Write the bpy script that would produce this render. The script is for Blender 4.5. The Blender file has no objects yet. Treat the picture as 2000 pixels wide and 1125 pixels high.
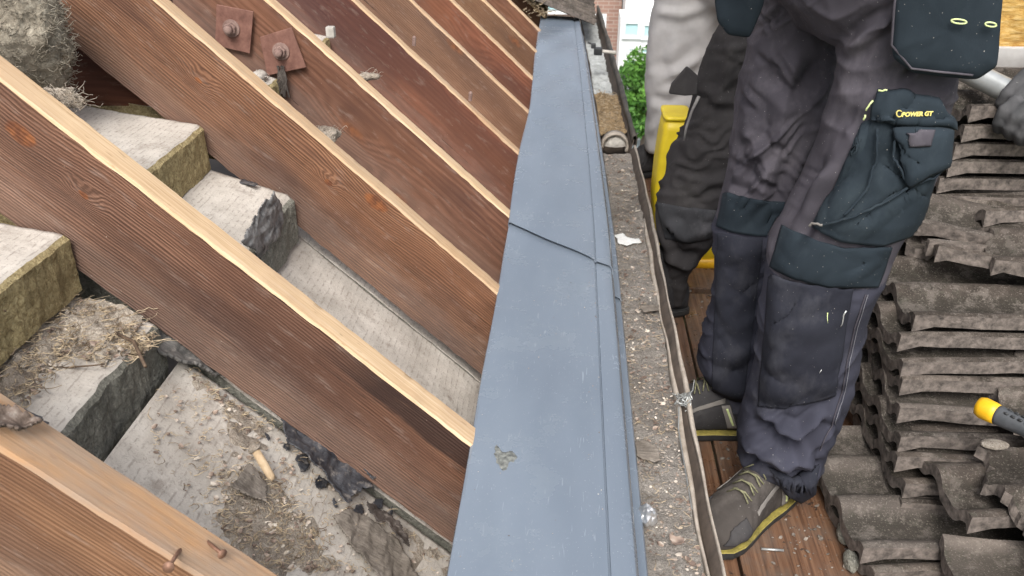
import bpy, bmesh, math, random
import numpy as np
from mathutils import Vector, Matrix
from mathutils.bvhtree import BVHTree
random.seed(7); rng = np.random.default_rng(7)
S = bpy.context.scene; C = S.collection
R = math.radians
# ------------------------------------------------------------------ camera
PITCH, YAW, FPX = R(28.2), R(3.765), 1655.0
CF = np.array([-math.sin(YAW)*math.cos(PITCH), math.cos(YAW)*math.cos(PITCH), -math.sin(PITCH)])
CR = np.array([math.cos(YAW), math.sin(YAW), 0.0]); CU = np.cross(CR, CF)
cd = bpy.data.cameras.new('camera'); cam = bpy.data.objects.new('camera', cd); C.objects.link(cam)
cam.matrix_world = Matrix(((CR[0], CU[0], -CF[0], 0), (CR[1], CU[1], -CF[1], 0), (CR[2], CU[2], -CF[2], 0), (0, 0, 0, 1)))
cd.sensor_width = 36; cd.lens = FPX/2000*36; cd.clip_start = .05; cd.clip_end = 400
cd.dof.use_dof = True; cd.dof.focus_distance = 1.35; cd.dof.aperture_fstop = 13.0
S.camera = cam
# ------------------------------------------------------------------ sky, sun, exposure
SUN_EL, SUN_ROT = R(50), R(182)
W = bpy.data.worlds.new('World'); S.world = W; W.use_nodes = True
wn, wl = W.node_tree.nodes, W.node_tree.links; wn.clear()
sky = wn.new('ShaderNodeTexSky'); sky.sky_type = 'NISHITA'; sky.sun_disc = False
sky.sun_elevation = SUN_EL; sky.sun_rotation = SUN_ROT; sky.air_density = 1.0; sky.dust_density = 5.0; sky.ozone_density = 1.0
hsv = wn.new('ShaderNodeHueSaturation'); hsv.inputs['Saturation'].default_value = .42
bg = wn.new('ShaderNodeBackground'); bg.inputs['Strength'].default_value = .12
wo = wn.new('ShaderNodeOutputWorld')
wl.new(sky.outputs[0], hsv.inputs['Color']); wl.new(hsv.outputs[0], bg.inputs[0]); wl.new(bg.outputs[0], wo.inputs[0])
sd = bpy.data.lights.new('sun', 'SUN'); sun = bpy.data.objects.new('sun', sd); C.objects.link(sun)
sd.energy = 1.5; sd.angle = R(28); sd.color = (1, .97, .92)
_d = Vector((math.sin(SUN_ROT)*math.cos(SUN_EL), math.cos(SUN_ROT)*math.cos(SUN_EL), math.sin(SUN_EL)))
sun.rotation_euler = _d.to_track_quat('Z', 'Y').to_euler()
S.view_settings.view_transform = 'Standard'; S.view_settings.look = 'None'
S.view_settings.gamma = 1; S.view_settings.exposure = 0.95

# ------------------------------------------------------------------ geometry helpers
def ray(x, y): return CF + CR*(x-1000)/FPX - CU*(y-562.5)/FPX
def onY(x, y, v): r = ray(x, y); return r*v/r[1]
def onX(x, y, v): r = ray(x, y); return r*v/r[0]
def onZ(x, y, v): r = ray(x, y); return r*v/r[2]
SL = R(43.29); RN = np.array([math.sin(SL), 0, math.cos(SL)]); RD = RN@np.array([-.1243, 0, -.8])
RDIR = np.array([math.cos(SL), 0, -math.sin(SL)])
def onR(x, y, d): r = ray(x, y); return r*(RD+d)/(RN@r)
def project(P):
    P = np.asarray(P, float); d = P@CF
    return np.stack([1000+FPX*(P@CR)/d, 562.5-FPX*(P@CU)/d], -1)
def vn(P, f=1.0, seed=0):
    P = np.asarray(P, float)*f + seed*17.31
    i = np.floor(P).astype(np.int64); t = P-i; t = t*t*(3-2*t); out = 0
    for dx in (0, 1):
        for dy in (0, 1):
            for dz in (0, 1):
                h = ((i[..., 0]+dx)*374761393 + (i[..., 1]+dy)*668265263 + (i[..., 2]+dz)*2147483647) & 0xffffffff
                h = ((h ^ (h >> 13))*1274126177) & 0xffffffff; h = (h ^ (h >> 16)) & 0xffff
                w = (t[..., 0] if dx else 1-t[..., 0])*(t[..., 1] if dy else 1-t[..., 1])*(t[..., 2] if dz else 1-t[..., 2])
                out = out + w*(h/32767.5-1)
    return out
def fbm(P, f, o=3, seed=0): return sum(vn(P, f*2**k, seed+k*3)/2**k for k in range(o))
def mesh_obj(name, V, F, mat, parent=None, smooth=False, mats=None, midx=None):
    me = bpy.data.meshes.new(name); me.from_pydata([tuple(map(float, v)) for v in V], [], [tuple(int(i) for i in f) for f in F])
    for m in (mats or [mat]): me.materials.append(m)
    if midx is not None: me.polygons.foreach_set('material_index', np.asarray(midx, np.int32))
    if smooth: me.polygons.foreach_set('use_smooth', np.ones(len(me.polygons), bool))
    me.update(); o = bpy.data.objects.new(name, me); C.objects.link(o)
    if parent: o.parent = parent; o.matrix_parent_inverse = Matrix.Translation(-parent.location) if parent.type == 'EMPTY' and False else Matrix.Identity(4)
    return o
class MB:
    def __init__(s): s.V = []; s.F = []
    def add(s, V, F):
        n = len(s.V); s.V += [tuple(v) for v in V]; s.F += [tuple(i+n for i in f) for f in F]; return s
    def box(s, c, d, rot=None, bevel=0):
        bm = bmesh.new(); bmesh.ops.create_cube(bm, size=1)
        for v in bm.verts: v.co = Vector((v.co.x*d[0], v.co.y*d[1], v.co.z*d[2]))
        if bevel: bmesh.ops.bevel(bm, geom=bm.edges[:], offset=bevel, segments=2, affect='EDGES', profile=.6)
        M = Matrix.Translation(Vector(c)) @ (rot.to_4x4() if rot is not None else Matrix.Identity(4))
        bm.verts.index_update(); s.add([M@v.co for v in bm.verts], [[v.index for v in f.verts] for f in bm.faces]); bm.free(); return s
    def tube(s, pts, r, n=8, cap=True):
        pts = [np.array(p, float) for p in pts]; rs = r if hasattr(r, '__len__') else [r]*len(pts); rings = []
        t0 = pts[1]-pts[0]; a = np.cross(t0, [0, 0, 1.0]); a = a if np.linalg.norm(a) > 1e-6 else np.array([1.0, 0, 0])
        for k, p in enumerate(pts):
            t = pts[min(k+1, len(pts)-1)]-pts[max(k-1, 0)]; t = t/(np.linalg.norm(t)+1e-12)
            a = a-t*(a@t); a = a/(np.linalg.norm(a)+1e-12); b = np.cross(t, a)
            rings.append([p+rs[k]*(a*math.cos(q)+b*math.sin(q)) for q in np.linspace(0, 2*math.pi, n, endpoint=False)])
        return s.loft(rings, cap)
    def loft(s, rings, cap=True):
        n = len(rings[0]); V = [v for r_ in rings for v in r_]; F = []
        for k in range(len(rings)-1):
            for i in range(n): j = (i+1) % n; F.append((k*n+i, k*n+j, (k+1)*n+j, (k+1)*n+i))
        if cap: F.append(tuple(range(n))[::-1]); F.append(tuple((len(rings)-1)*n+i for i in range(n)))
        return s.add(V, F)
    def hull(s, a, ra, b, rb):
        bm = bmesh.new(); pts = []
        t = bmesh.new(); bmesh.ops.create_icosphere(t, subdivisions=2, radius=1); base = [v.co.copy() for v in t.verts]; t.free()
        for c_, r_ in ((a, ra), (b, rb)):
            r3 = r_ if hasattr(r_, '__len__') else (r_,)*3
            for v in base: bm.verts.new((c_[0]+v.x*r3[0], c_[1]+v.y*r3[1], c_[2]+v.z*r3[2]))
        g = bmesh.ops.convex_hull(bm, input=bm.verts[:])
        bmesh.ops.delete(bm, geom=[v for v in bm.verts if not v.link_faces], context='VERTS')
        bm.verts.index_update(); s.add([v.co.copy() for v in bm.verts], [[v.index for v in f.verts] for f in bm.faces]); bm.free(); return s
    def obj(s, name, mat, parent=None, smooth=False): return mesh_obj(name, s.V, s.F, mat, parent, smooth)
def remesh(mb, vox, sm=3):
    o = mb.obj('tmp', None_mat)
    m = o.modifiers.new('r', 'REMESH'); m.mode = 'VOXEL'; m.voxel_size = vox
    k = o.modifiers.new('s', 'SMOOTH'); k.factor = .5; k.iterations = sm
    dg = bpy.context.evaluated_depsgraph_get(); e = o.evaluated_get(dg); me = e.to_mesh()
    V = np.empty(len(me.vertices)*3); me.vertices.foreach_get('co', V); F = [tuple(p.vertices) for p in me.polygons]
    N = np.empty(len(me.vertices)*3); me.vertices.foreach_get('normal', N)
    e.to_mesh_clear(); m_ = o.data; bpy.data.objects.remove(o); bpy.data.meshes.remove(m_)
    return V.reshape(-1, 3), F, N.reshape(-1, 3)
def tag(o, label, cat=None, group=None, kind=None):
    if label: o['label'] = label
    if cat: o['category'] = cat; o['kind'] = 'thing'
    if group: o['group'] = group
    if kind: o['kind'] = kind
    return o
def thing(name, label, cat, group=None, loc=(0, 0, 0)):
    o = bpy.data.objects.new(name, None); C.objects.link(o); o.location = loc; o.empty_display_size = .05
    return tag(o, label, cat, group)
def inpoly(P, poly):
    x, y = P[..., 0], P[..., 1]; r = np.zeros(x.shape, bool); n = len(poly)
    for i in range(n):
        (x1, y1), (x2, y2) = poly[i], poly[(i+1) % n]
        c = ((y1 > y) != (y2 > y)) & (x < (x2-x1)*(y-y1)/((y2-y1)+1e-12)+x1); r ^= c
    return r
def segdist(P, line):
    best = np.full(P.shape[:-1], 1e9); tt = np.zeros(P.shape[:-1]); n = len(line)-1
    for k in range(n):
        a = np.array(line[k], float); b = np.array(line[k+1], float); ab = b-a
        t = np.clip(((P-a)@ab)/(ab@ab), 0, 1); d = np.linalg.norm(P-(a+t[..., None]*ab), axis=-1)
        m = d < best; best[m] = d[m]; tt[m] = (k+t[m])/n
    return best, tt

# ------------------------------------------------------------------ materials
class Mat:
    def __init__(s, name, rough=.7, metal=0, spec=.5):
        s.m = bpy.data.materials.new(name); s.m.use_nodes = True; s.n = s.m.node_tree.nodes; s.l = s.m.node_tree.links
        s.b = s.n['Principled BSDF']; s.b.inputs['Roughness'].default_value = rough; s.b.inputs['Metallic'].default_value = metal
        s.b.inputs['Specular IOR Level'].default_value = spec
        s.tc = s.n.new('ShaderNodeTexCoord'); s.co = s.tc.outputs['Object']
    def shift(s):
        oi = s.n.new('ShaderNodeObjectInfo'); a = s.math('MULTIPLY', oi.outputs['Random'], 37.0)
        v = s.n.new('ShaderNodeVectorMath'); v.operation = 'ADD'; s.l.new(s.co, v.inputs[0])
        cb = s.n.new('ShaderNodeCombineXYZ'); s.l.new(a, cb.inputs[0]); s.l.new(cb.outputs[0], v.inputs[1]); s.co = v.outputs[0]; s.rnd = oi.outputs['Random']; return s
    def mapv(s, sc, co=None):
        m = s.n.new('ShaderNodeMapping'); m.inputs['Scale'].default_value = sc if hasattr(sc, '__len__') else (sc,)*3
        s.l.new(co or s.co, m.inputs[0]); return m.outputs[0]
    def noise(s, sc, detail=3, rough=.55, co=None, dist=0):
        t = s.n.new('ShaderNodeTexNoise'); t.inputs['Scale'].default_value = 1; t.inputs['Detail'].default_value = detail
        t.inputs['Roughness'].default_value = rough; t.inputs['Distortion'].default_value = dist
        s.l.new(s.mapv(sc, co), t.inputs['Vector']); return t.outputs['Fac']
    def vor(s, sc, feat='F1', co=None, out='Distance', rand=1):
        t = s.n.new('ShaderNodeTexVoronoi'); t.feature = feat; t.inputs['Scale'].default_value = 1; t.inputs['Randomness'].default_value = rand
        s.l.new(s.mapv(sc, co), t.inputs['Vector']); return t.outputs[out]
    def math(s, op, a, b=0.0, c=None, clamp=False):
        t = s.n.new('ShaderNodeMath'); t.operation = op; t.use_clamp = clamp
        for i, v in enumerate((a, b) if c is None else (a, b, c)):
            if isinstance(v, (int, float)): t.inputs[i].default_value = v
            else: s.l.new(v, t.inputs[i])
        return t.outputs[0]
    def sep(s, co=None):
        t = s.n.new('ShaderNodeSeparateXYZ'); s.l.new(co or s.co, t.inputs[0]); return t.outputs
    def ramp(s, f, stops, interp='LINEAR'):
        t = s.n.new('ShaderNodeValToRGB'); cr = t.color_ramp; cr.interpolation = interp
        while len(cr.elements) < len(stops): cr.elements.new(.5)
        for e, (p, c_) in zip(cr.elements, stops):
            e.position = p; e.color = (c_, c_, c_, 1) if isinstance(c_, (int, float)) else (*c_, 1)
        s.l.new(f, t.inputs[0]); return t.outputs[0]
    def mix(s, f, a, b, mode='MIX'):
        t = s.n.new('ShaderNodeMix'); t.data_type = 'RGBA'; t.blend_type = mode
        for sock, v in ((t.inputs['Factor'], f), (t.inputs['A'], a), (t.inputs['B'], b)):
            if isinstance(v, (int, float)): sock.default_value = v
            elif isinstance(v, tuple): sock.default_value = (*v, 1)
            else: s.l.new(v, sock)
        return t.outputs['Result']
    def color(s, c_):
        if isinstance(c_, tuple): s.b.inputs['Base Color'].default_value = (*c_, 1)
        else: s.l.new(c_, s.b.inputs['Base Color'])
        return s
    def rough(s, v): s.l.new(v, s.b.inputs['Roughness']); return s
    def bump(s, h, st=.3, dist=.002):
        t = s.n.new('ShaderNodeBump'); t.inputs['Strength'].default_value = st; t.inputs['Distance'].default_value = dist
        s.l.new(h, t.inputs['Height'])
        if s.b.inputs['Normal'].is_linked: s.l.new(s.b.inputs['Normal'].links[0].from_socket, t.inputs['Normal'])
        s.l.new(t.outputs[0], s.b.inputs['Normal']); return s
None_mat = bpy.data.materials.new('temp')

def wood_side(name, dark, mid, light, ringf=150, warp=9, stain=.5, bumpd=.0016, knots=(), low=.2, burn=None):
    M = Mat(name, .72, spec=.25); rx, ry, rz = M.sep(); M.shift(); x, y, z = M.sep()
    big = M.noise((1.3, 9, 9), 2); med = M.noise((5, 30, 30), 2)
    d = M.vor((3.2, .01, 9.0)); kn = M.math('MULTIPLY', M.ramp(d, [(0, 1), (.14, .0)]), 1)
    kn2 = M.ramp(d, [(0, 1), (.45, 0)], 'EASE')
    for (kx, kz, kr) in knots:
        wob_ = M.math('MULTIPLY', M.math('SUBTRACT', M.noise((40, 40, 40), 2), .5), .012)
        dx_ = M.math('MULTIPLY', M.math('SUBTRACT', rx, kx), .55); dz_ = M.math('SUBTRACT', rz, kz)
        dd = M.math('ADD', M.math('SQRT', M.math('ADD', M.math('MULTIPLY', dx_, dx_), M.math('MULTIPLY', dz_, dz_))), wob_)
        kn = M.math('MAXIMUM', kn, M.ramp(M.math('DIVIDE', dd, kr), [(.75, 1), (1, 0)])); kn2 = M.math('ADD', kn2, M.ramp(M.math('DIVIDE', dd, kr*6), [(0, 1), (1, 0)], 'EASE'))
    v = M.math('ADD', M.math('MULTIPLY', M.math('ADD', z, M.math('MULTIPLY', y, .5)), ringf), M.math('MULTIPLY', big, warp))
    v = M.math('ADD', v, M.math('ADD', M.math('MULTIPLY', med, 2.2), M.math('MULTIPLY', kn2, 3.2)))
    rings = M.math('ADD', M.math('MULTIPLY', M.math('SINE', M.math('MULTIPLY', v, 6.283)), .5), .5)
    fine = M.noise((7, 420, 420), 3, .6)
    rmod = M.ramp(M.noise((2.2, 22, 22), 3, .6), [(.3, .10), (.7, .38)])
    g = M.math('ADD', M.math('ADD', M.math('MULTIPLY', rings, rmod), M.math('MULTIPLY', fine, .55)), M.math('MULTIPLY', M.noise((11, 11, 11), 5, .7), .22))
    c = M.ramp(g, [(.26, dark), (.58, mid), (.9, light)])
    st = M.ramp(M.noise((1.6, 6, 7), 4, .6), [(.45, 0), (.60, 1)])
    c = M.mix(M.math('MULTIPLY', st, stain), c, tuple(a*.55+b for a, b in zip(dark, (.012, .01, .014))))
    hue = M.ramp(M.noise((.9, 4, 5), 2), [(.35, 0), (.7, 1)])
    c = M.mix(M.math('MULTIPLY', hue, .45), c, M.mix(.5, c, (.40, .17, .075)))
    dust = M.ramp(M.noise((14, 60, 60), 5, .7), [(.56, 0), (.74, 1)])
    c = M.mix(M.math('MULTIPLY', dust, .35), c, (.36, .29, .25))
    lowm = M.ramp(M.math('MULTIPLY', M.math('ADD', M.math('ADD', rz, .175), M.math('MULTIPLY', M.noise((9, 40, 40), 4, .7), -.10)), 16.0), [(0, low), (.35, low*.3), (1, 0)])
    c = M.mix(lowm, c, (.30, .235, .20))
    if burn:
        bx_ = M.ramp(M.math('ADD', M.math('DIVIDE', M.math('SUBTRACT', rx, burn[0]), burn[1]), M.math('MULTIPLY', M.noise((9, 9, 9), 3), .3)), [(.15, 0), (.6, 1)])
        bz_ = M.ramp(M.math('ADD', M.math('MULTIPLY', rz, -1/.09), M.math('MULTIPLY', M.noise((6, 60, 60), 4, .65), .9)), [(.35, 0), (.5, 1), (.85, 1), (1, 0)])
        c = M.mix(M.math('MULTIPLY', M.math('MULTIPLY', bx_, bz_), .85), c, (.028, .016, .014))
    crack = M.ramp(M.noise((1.1, 130, 130), 3, .6, dist=.4), [(.665, 0), (.69, 1)]); c = M.mix(M.math('MULTIPLY', crack, .75), c, (.02, .011, .009))
    hole = M.ramp(M.noise((5, 70, 70), 3, .6), [(.70, 0), (.735, 1)]); c = M.mix(M.math('MULTIPLY', hole, .7), c, (.03, .018, .014))
    c = M.mix(kn, c, M.mix(M.ramp(M.noise((60, 60, 60), 2), [(.4, 0), (.6, 1)]), (.24, .09, .035), (.13, .05, .025)))
    spl = M.ramp(M.noise((260, 260, 260), 2), [(.74, 0), (.78, 1)])
    c = M.mix(M.math('MULTIPLY', spl, .5), c, (.6, .5, .4))
    M.color(c).bump(M.math('ADD', M.math('MULTIPLY', rings, .5), fine), .55, bumpd)
    return M.m
def kloc(x, y, yn):
    p = onY(x, y, yn)-np.array([-.1243, yn, -.8]); return (float(p@RDIR), float(p@RN))
M_side = wood_side('rough_sawn_red_brown_wood', (.038, .021, .016), (.150, .080, .055), (.33, .195, .135), 230, 5, .75, .0024, [(*kloc(36, 264, .986), .013), (*kloc(160, 384, .986), .004)], .2, (kloc(640, 640, .991)[0], .25))
M_sideb = wood_side('rough_sawn_brown_wood', (.042, .021, .014), (.170, .084, .050), (.35, .19, .11), 200, 8, .75, .002, [(*kloc(732, 400, 1.458), .015), (*kloc(385, 160, 1.458), .005), (*kloc(640, 360, 1.458), .004)])
M_side2 = wood_side('smooth_brown_wood', (.065, .030, .021), (.14, .068, .046), (.215, .112, .078), 60, 5, .85, .0006)
M_side2r = wood_side('smooth_reddish_wood', (.085, .030, .020), (.165, .062, .040), (.24, .10, .066), 70, 5, .8, .0006)
M_side3 = wood_side('orange_brown_wood', (.10, .050, .027), (.21, .115, .066), (.31, .185, .11), 210, 6, .6, .0016)
M_side3b = wood_side('greyish_brown_wood', (.10, .055, .035), (.20, .115, .075), (.28, .17, .115), 170, 6, .6, .001)
M_joist = wood_side('dark_red_joist_wood', (.05, .018, .012), (.10, .035, .022), (.14, .055, .035), 60, 4, .5, .0006, (), 0)
def wood_top(name='clean_pale_wood', worn=0):
    M = Mat(name, .7, spec=.25).shift(); x, y, z = M.sep()
    f = M.noise((5, 260, 260), 4, .65); b = M.noise((4, 14, 14), 4, .6)
    c = M.ramp(f, [(.25, (.44, .28, .155)), (.5, (.60, .43, .265)), (.75, (.70, .55, .38))])
    c = M.mix(M.math('MULTIPLY', M.ramp(b, [(.5, 0), (.72, 1)]), .6), c, (.42, .27, .17))
    gy = M.ramp(M.noise((1.4, 3, 3), 3), [(.52, 0), (.66, 1)])
    c = M.mix(M.math('MULTIPLY', gy, M.math('MULTIPLY', M.rnd, .75)), c, (.44, .33, .28))
    pk = M.ramp(M.noise((40, 160, 160), 2), [(.66, 0), (.72, 1)])
    c = M.mix(M.math('MULTIPLY', pk, .45), c, (.28, .17, .09))
    if worn: c = M.mix(worn, c, M.mix(M.ramp(M.noise((6, 22, 22), 5, .7), [(.4, 0), (.6, 1)]), (.33, .175, .085), (.23, .165, .13)))
    M.color(c).bump(M.math('ADD', f, M.noise((18, 90, 90), 3)), .6, .0012); return M.m
M_top = wood_top(); M_topw = wood_top('worn_orange_wood', .75); M_topp = wood_top('pinkish_pale_wood', .3)
def slab_mat():
    M = Mat('grey_fibre_board', .9, spec=.15).shift(); x, y, z = M.sep()
    n = M.noise((9, 9, 9), 5, .6); f = M.noise((240, 240, 240), 3)
    c = M.ramp(n, [(.3, (.37, .335, .295)), (.55, (.53, .49, .44)), (.75, (.61, .575, .525))])
    rows = M.math('SINE', M.math('ADD', M.math('MULTIPLY', x, 6.283/.0095), M.math('MULTIPLY', M.noise((20, 8, 8), 2), 5)))
    dash = M.math('MULTIPLY', M.ramp(rows, [(.55, 0), (.95, 1)]), M.ramp(M.noise((220, 90, 100), 2), [(.48, 0), (.58, 1)]))
    c = M.mix(M.math('MULTIPLY', dash, .42), c, (.17, .14, .12))
    dt = M.ramp(M.noise((16, 16, 16), 6, .75), [(.54, 0), (.68, 1)])
    c = M.mix(M.math('MULTIPLY', dt, .55), c, (.22, .18, .15))
    sc_ = M.ramp(M.noise((120, 120, 120), 4, .8, dist=2.5), [(.56, 0), (.62, 1)]); c = M.mix(M.math('MULTIPLY', sc_, .45), c, (.18, .145, .12))
    M.color(c).bump(M.math('ADD', M.math('MULTIPLY', rows, .10), M.math('ADD', f, n)), .5, .0015); return M.m
M_slab = slab_mat()
def fibre(name, a, b, c_, sc=(90, 90, 90), st=.9):
    M = Mat(name, .95, spec=.1).shift()
    w = M.noise((14, 14, 14), 2); v = M.vor(sc, 'DISTANCE_TO_EDGE'); n = M.noise(tuple(q*1.6 for q in sc), 5, .75, dist=1.2)
    k = M.noise((7, 7, 7), 4, .7)
    c = M.ramp(n, [(.3, a), (.5, b), (.72, c_)]); c = M.mix(M.math('MULTIPLY', M.ramp(k, [(.45, 0), (.7, 1)]), .6), c, a)
    M.color(c).bump(M.math('ADD', n, M.math('MULTIPLY', v, .6)), st, .005); return M.m
M_yfib = fibre('yellow_fibre_board_core', (.16, .12, .065), (.42, .34, .18), (.62, .53, .32))
M_gfib = fibre('grey_green_dusty_board_edge', (.11, .108, .092), (.25, .245, .21), (.42, .405, .35))
M_wool = fibre('grey_mineral_wool', (.20, .17, .13), (.40, .36, .29), (.58, .53, .44), (60, 60, 60), 1)
M_ywool = fibre('yellow_wool', (.45, .22, .06), (.66, .42, .13), (.80, .62, .30), (16, 16, 60), 1)
M_dust = fibre('dusty_debris', (.20, .16, .13), (.46, .40, .33), (.68, .62, .55), (130, 130, 130), 1)
M_gdirt = fibre('gutter_dirt', (.095, .083, .072), (.31, .282, .252), (.50, .47, .43), (170, 170, 170), 1)
M_moss = fibre('dry_tan_moss', (.16, .11, .06), (.36, .26, .15), (.55, .43, .28), (120, 120, 120), 1)
M_straw = Mat('dry_straw', .8).shift(); M_straw.color(M_straw.ramp(M_straw.noise((60, 60, 60), 2), [(.35, (.12, .085, .055)), (.6, (.50, .40, .27))])); M_straw = M_straw.m
M_flake = Mat('pale_chips', .8).shift(); M_flake.color(M_flake.ramp(M_flake.noise((45, 45, 45), 1), [(.38, (.14, .10, .08)), (.5, (.33, .25, .2)), (.68, (.66, .6, .52))])); M_flake = M_flake.m
def felt_mat(name, a, b, r=.6):
    M = Mat(name, r, spec=.4).shift(); n = M.noise((30, 30, 30), 5, .7); f = M.noise((25, 160, 60), 3)
    c = M.ramp(n, [(.35, a), (.7, b)]); c = M.mix(M.math('MULTIPLY', M.ramp(M.noise((70, 70, 70), 4, .7), [(.55, 0), (.7, 1)]), .6), c, (.3, .27, .24))
    M.color(c).bump(M.math('ADD', f, n), .8, .003); return M.m
M_felt = felt_mat('torn_black_felt', (.014, .015, .019), (.085, .087, .096), .38)
M_felt2 = felt_mat('dusty_brown_felt', (.10, .085, .07), (.26, .225, .19), .85)
def tray_mat():
    M = Mat('blue_grey_plastic', .36, spec=.5); n = M.noise((5, 1.2, 5), 3); f = M.noise((30, 9, 30), 4, .6)
    c = M.ramp(n, [(.35, (.136, .167, .210)), (.65, (.178, .214, .262))])
    sp = M.ramp(M.noise((420, 420, 420), 1), [(.73, 0), (.77, 1)]); c = M.mix(M.math('MULTIPLY', sp, .5), c, (.5, .5, .48))
    sm = M.ramp(M.noise((9, 9, 9), 6, .75), [(.5, 0), (.8, 1)]); c = M.mix(M.math('MULTIPLY', sm, .12), c, (.33, .36, .38))
    sc = M.ramp(M.noise((300, 26, 60), 2, .5, dist=.6), [(.68, 0), (.72, 1)]); c = M.mix(M.math('MULTIPLY', sc, .35), c, (.38, .42, .46))
    M.color(c).rough(M.math('ADD', M.math('MULTIPLY', sm, .22), M.math('MULTIPLY', f, .22, ), ))
    M.rough(M.math('ADD', M.math('MULTIPLY', sm, .22), M.math('ADD', M.math('MULTIPLY', f, .16), .13)))
    M.bump(M.math('ADD', n, M.math('MULTIPLY', f, .1)), .12, .01); M.bump(M.noise((300, 300, 300), 2), .06, .001); M.bump(M.ramp(M.vor((6, 2.2, .01)), [(0, 0), (.12, 1)], 'EASE'), .25, .004); return M.m
M_tray = tray_mat()
def simple(name, c1, c2, sc=20, rough=.6, metal=0, bump=.3, dist=.001, spec=.5, detail=4):
    M = Mat(name, rough, metal, spec).shift(); n = M.noise((sc,)*3, detail, .65)
    M.color(M.ramp(n, [(.3, c1), (.7, c2)])).bump(n, bump, dist); return M.m
M_gut = simple('weathered_brown_gutter', (.035, .026, .020), (.095, .072, .056), 25, .7)
M_lip = simple('pale_worn_gutter_lip', (.25, .21, .17), (.46, .41, .35), 40, .7)
M_rust = simple('rusty_red_steel', (.12, .052, .038), (.24, .12, .09), 45, .75, 0, .4)
M_rust2 = simple('dusty_rusty_bolt', (.16, .095, .08), (.30, .21, .18), 60, .8, 0, .5)
M_nail = simple('rusty_nail_steel', (.16, .08, .05), (.34, .2, .14), 80, .6, .4)
M_steel = simple('galvanised_steel', (.42, .44, .44), (.62, .64, .63), 14, .38, .6, .1)
M_black = simple('black_plastic', (.012, .013, .014), (.04, .042, .044), 30, .5)
M_white = simple('white_splash', (.6, .6, .58), (.85, .85, .83), 60, .6)
M_cem = simple('pale_cement', (.33, .31, .28), (.58, .55, .5), 50, .9)
M_yel = simple('yellow_plastic', (.66, .48, .015), (.82, .64, .03), 14, .4, 0, .05)
M_yel2 = simple('amber_yellow_plastic', (.72, .38, .01), (.85, .5, .02), 20, .4, 0, .05)
M_grip = simple('dark_grey_rubber', (.05, .055, .06), (.085, .09, .098), 40, .55)
def fabric(name, a, b, dusta=.35, dust=(.22, .21, .22), weave=900):
    M = Mat(name, .88, spec=.2).shift(); n = M.noise((7, 7, 7), 4, .6); f = M.noise((weave,)*3, 1)
    c = M.ramp(n, [(.3, a), (.7, b)]); d = M.ramp(M.noise((10, 10, 6), 6, .7), [(.5, 0), (.75, 1)])
    c = M.mix(M.math('MULTIPLY', d, dusta), c, dust)
    sp = M.ramp(M.noise((330,)*3, 1), [(.765, 0), (.79, 1)]); c = M.mix(M.math('MULTIPLY', sp, .5), c, (.5, .48, .45))
    M.color(c).bump(f, .25, .0006); M.bump(M.noise((30, 30, 12), 4, .6, dist=2.5), .14, .003); return M.m
M_tro = fabric('dark_grey_work_cloth', (.037, .034, .042), (.082, .075, .090), .6, (.17, .155, .175))
M_trodark = fabric('navy_black_work_cloth', (.013, .014, .021), (.027, .029, .040), .5, (.09, .09, .1))
M_teal = fabric('teal_black_canvas', (.011, .017, .023), (.024, .034, .044), .3, (.07, .09, .10))
M_tro2 = fabric('charcoal_work_cloth', (.024, .022, .023), (.054, .050, .051), .3, (.10, .095, .09))
M_tro3 = fabric('pale_dusty_grey_cloth', (.38, .365, .36), (.52, .505, .50), .3, (.26, .24, .21))
M_tro4 = fabric('mustard_work_cloth', (.35, .22, .06), (.5, .34, .12), .3)
M_shirt = fabric('grey_shirt_cloth', (.1, .1, .11), (.16, .16, .17))
M_skin = simple('skin', (.50, .30, .22), (.58, .37, .28), 20, .55)
M_hair = simple('dark_hair', (.03, .02, .015), (.07, .05, .035), 200, .7)
M_thread = simple('lime_thread', (.5, .6, .22), (.72, .8, .45), 200, .8)
M_ythread = simple('yellow_thread', (.5, .42, .10), (.66, .56, .18), 300, .8)
M_glove = fabric('dark_grey_glove_cloth', (.04, .042, .045), (.085, .085, .088), .3)
M_lime = fabric('lime_knit_cuff', (.32, .52, .05), (.45, .66, .1), .1)
M_boot = fabric('grey_brown_suede', (.03, .026, .024), (.066, .058, .053), .5, (.2, .18, .165))
M_bootd = fabric('dark_suede', (.03, .029, .031), (.055, .053, .055), .35, (.14, .13, .12))
M_bootl = fabric('pale_grey_suede', (.15, .14, .13), (.22, .205, .19), .3)
M_sole = simple('black_rubber', (.012, .012, .013), (.03, .03, .03), 60, .7)
M_soley = simple('yellow_rubber', (.13, .11, .03), (.34, .28, .06), 60, .7)
M_lace = simple('olive_yellow_cord', (.10, .10, .055), (.26, .25, .15), 200, .85)
def board_mat():
    M = Mat('wet_orange_brown_planks', .35, spec=.5).shift(); x, y, z = M.sep()
    big = M.noise((9, 1.3, 9), 2); fine = M.noise((240, 5, 240), 3, .6)
    rings = M.math('SINE', M.math('ADD', M.math('MULTIPLY', x, 330.0), M.math('MULTIPLY', big, 22.0)))
    g = M.math('ADD', M.math('MULTIPLY', rings, .05), fine)
    c = M.ramp(g, [(.3, (.070, .036, .022)), (.5, (.135, .070, .040)), (.75, (.22, .125, .075))])
    d = M.ramp(M.noise((12, 7, 12), 6, .75), [(.46, 0), (.66, 1)]); c = M.mix(M.math('MULTIPLY', d, .8), c, (.12, .088, .068))
    c = M.mix(M.ramp(M.noise((75, 75, 75), 3), [(.66, 0), (.70, 1)]), c, (.04, .03, .025))
    M.color(c).rough(M.ramp(M.noise((14, 9, 14), 4), [(.35, .18), (.65, .7)])).bump(g, .4, .0015); return M.m
M_board = board_mat()
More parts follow.
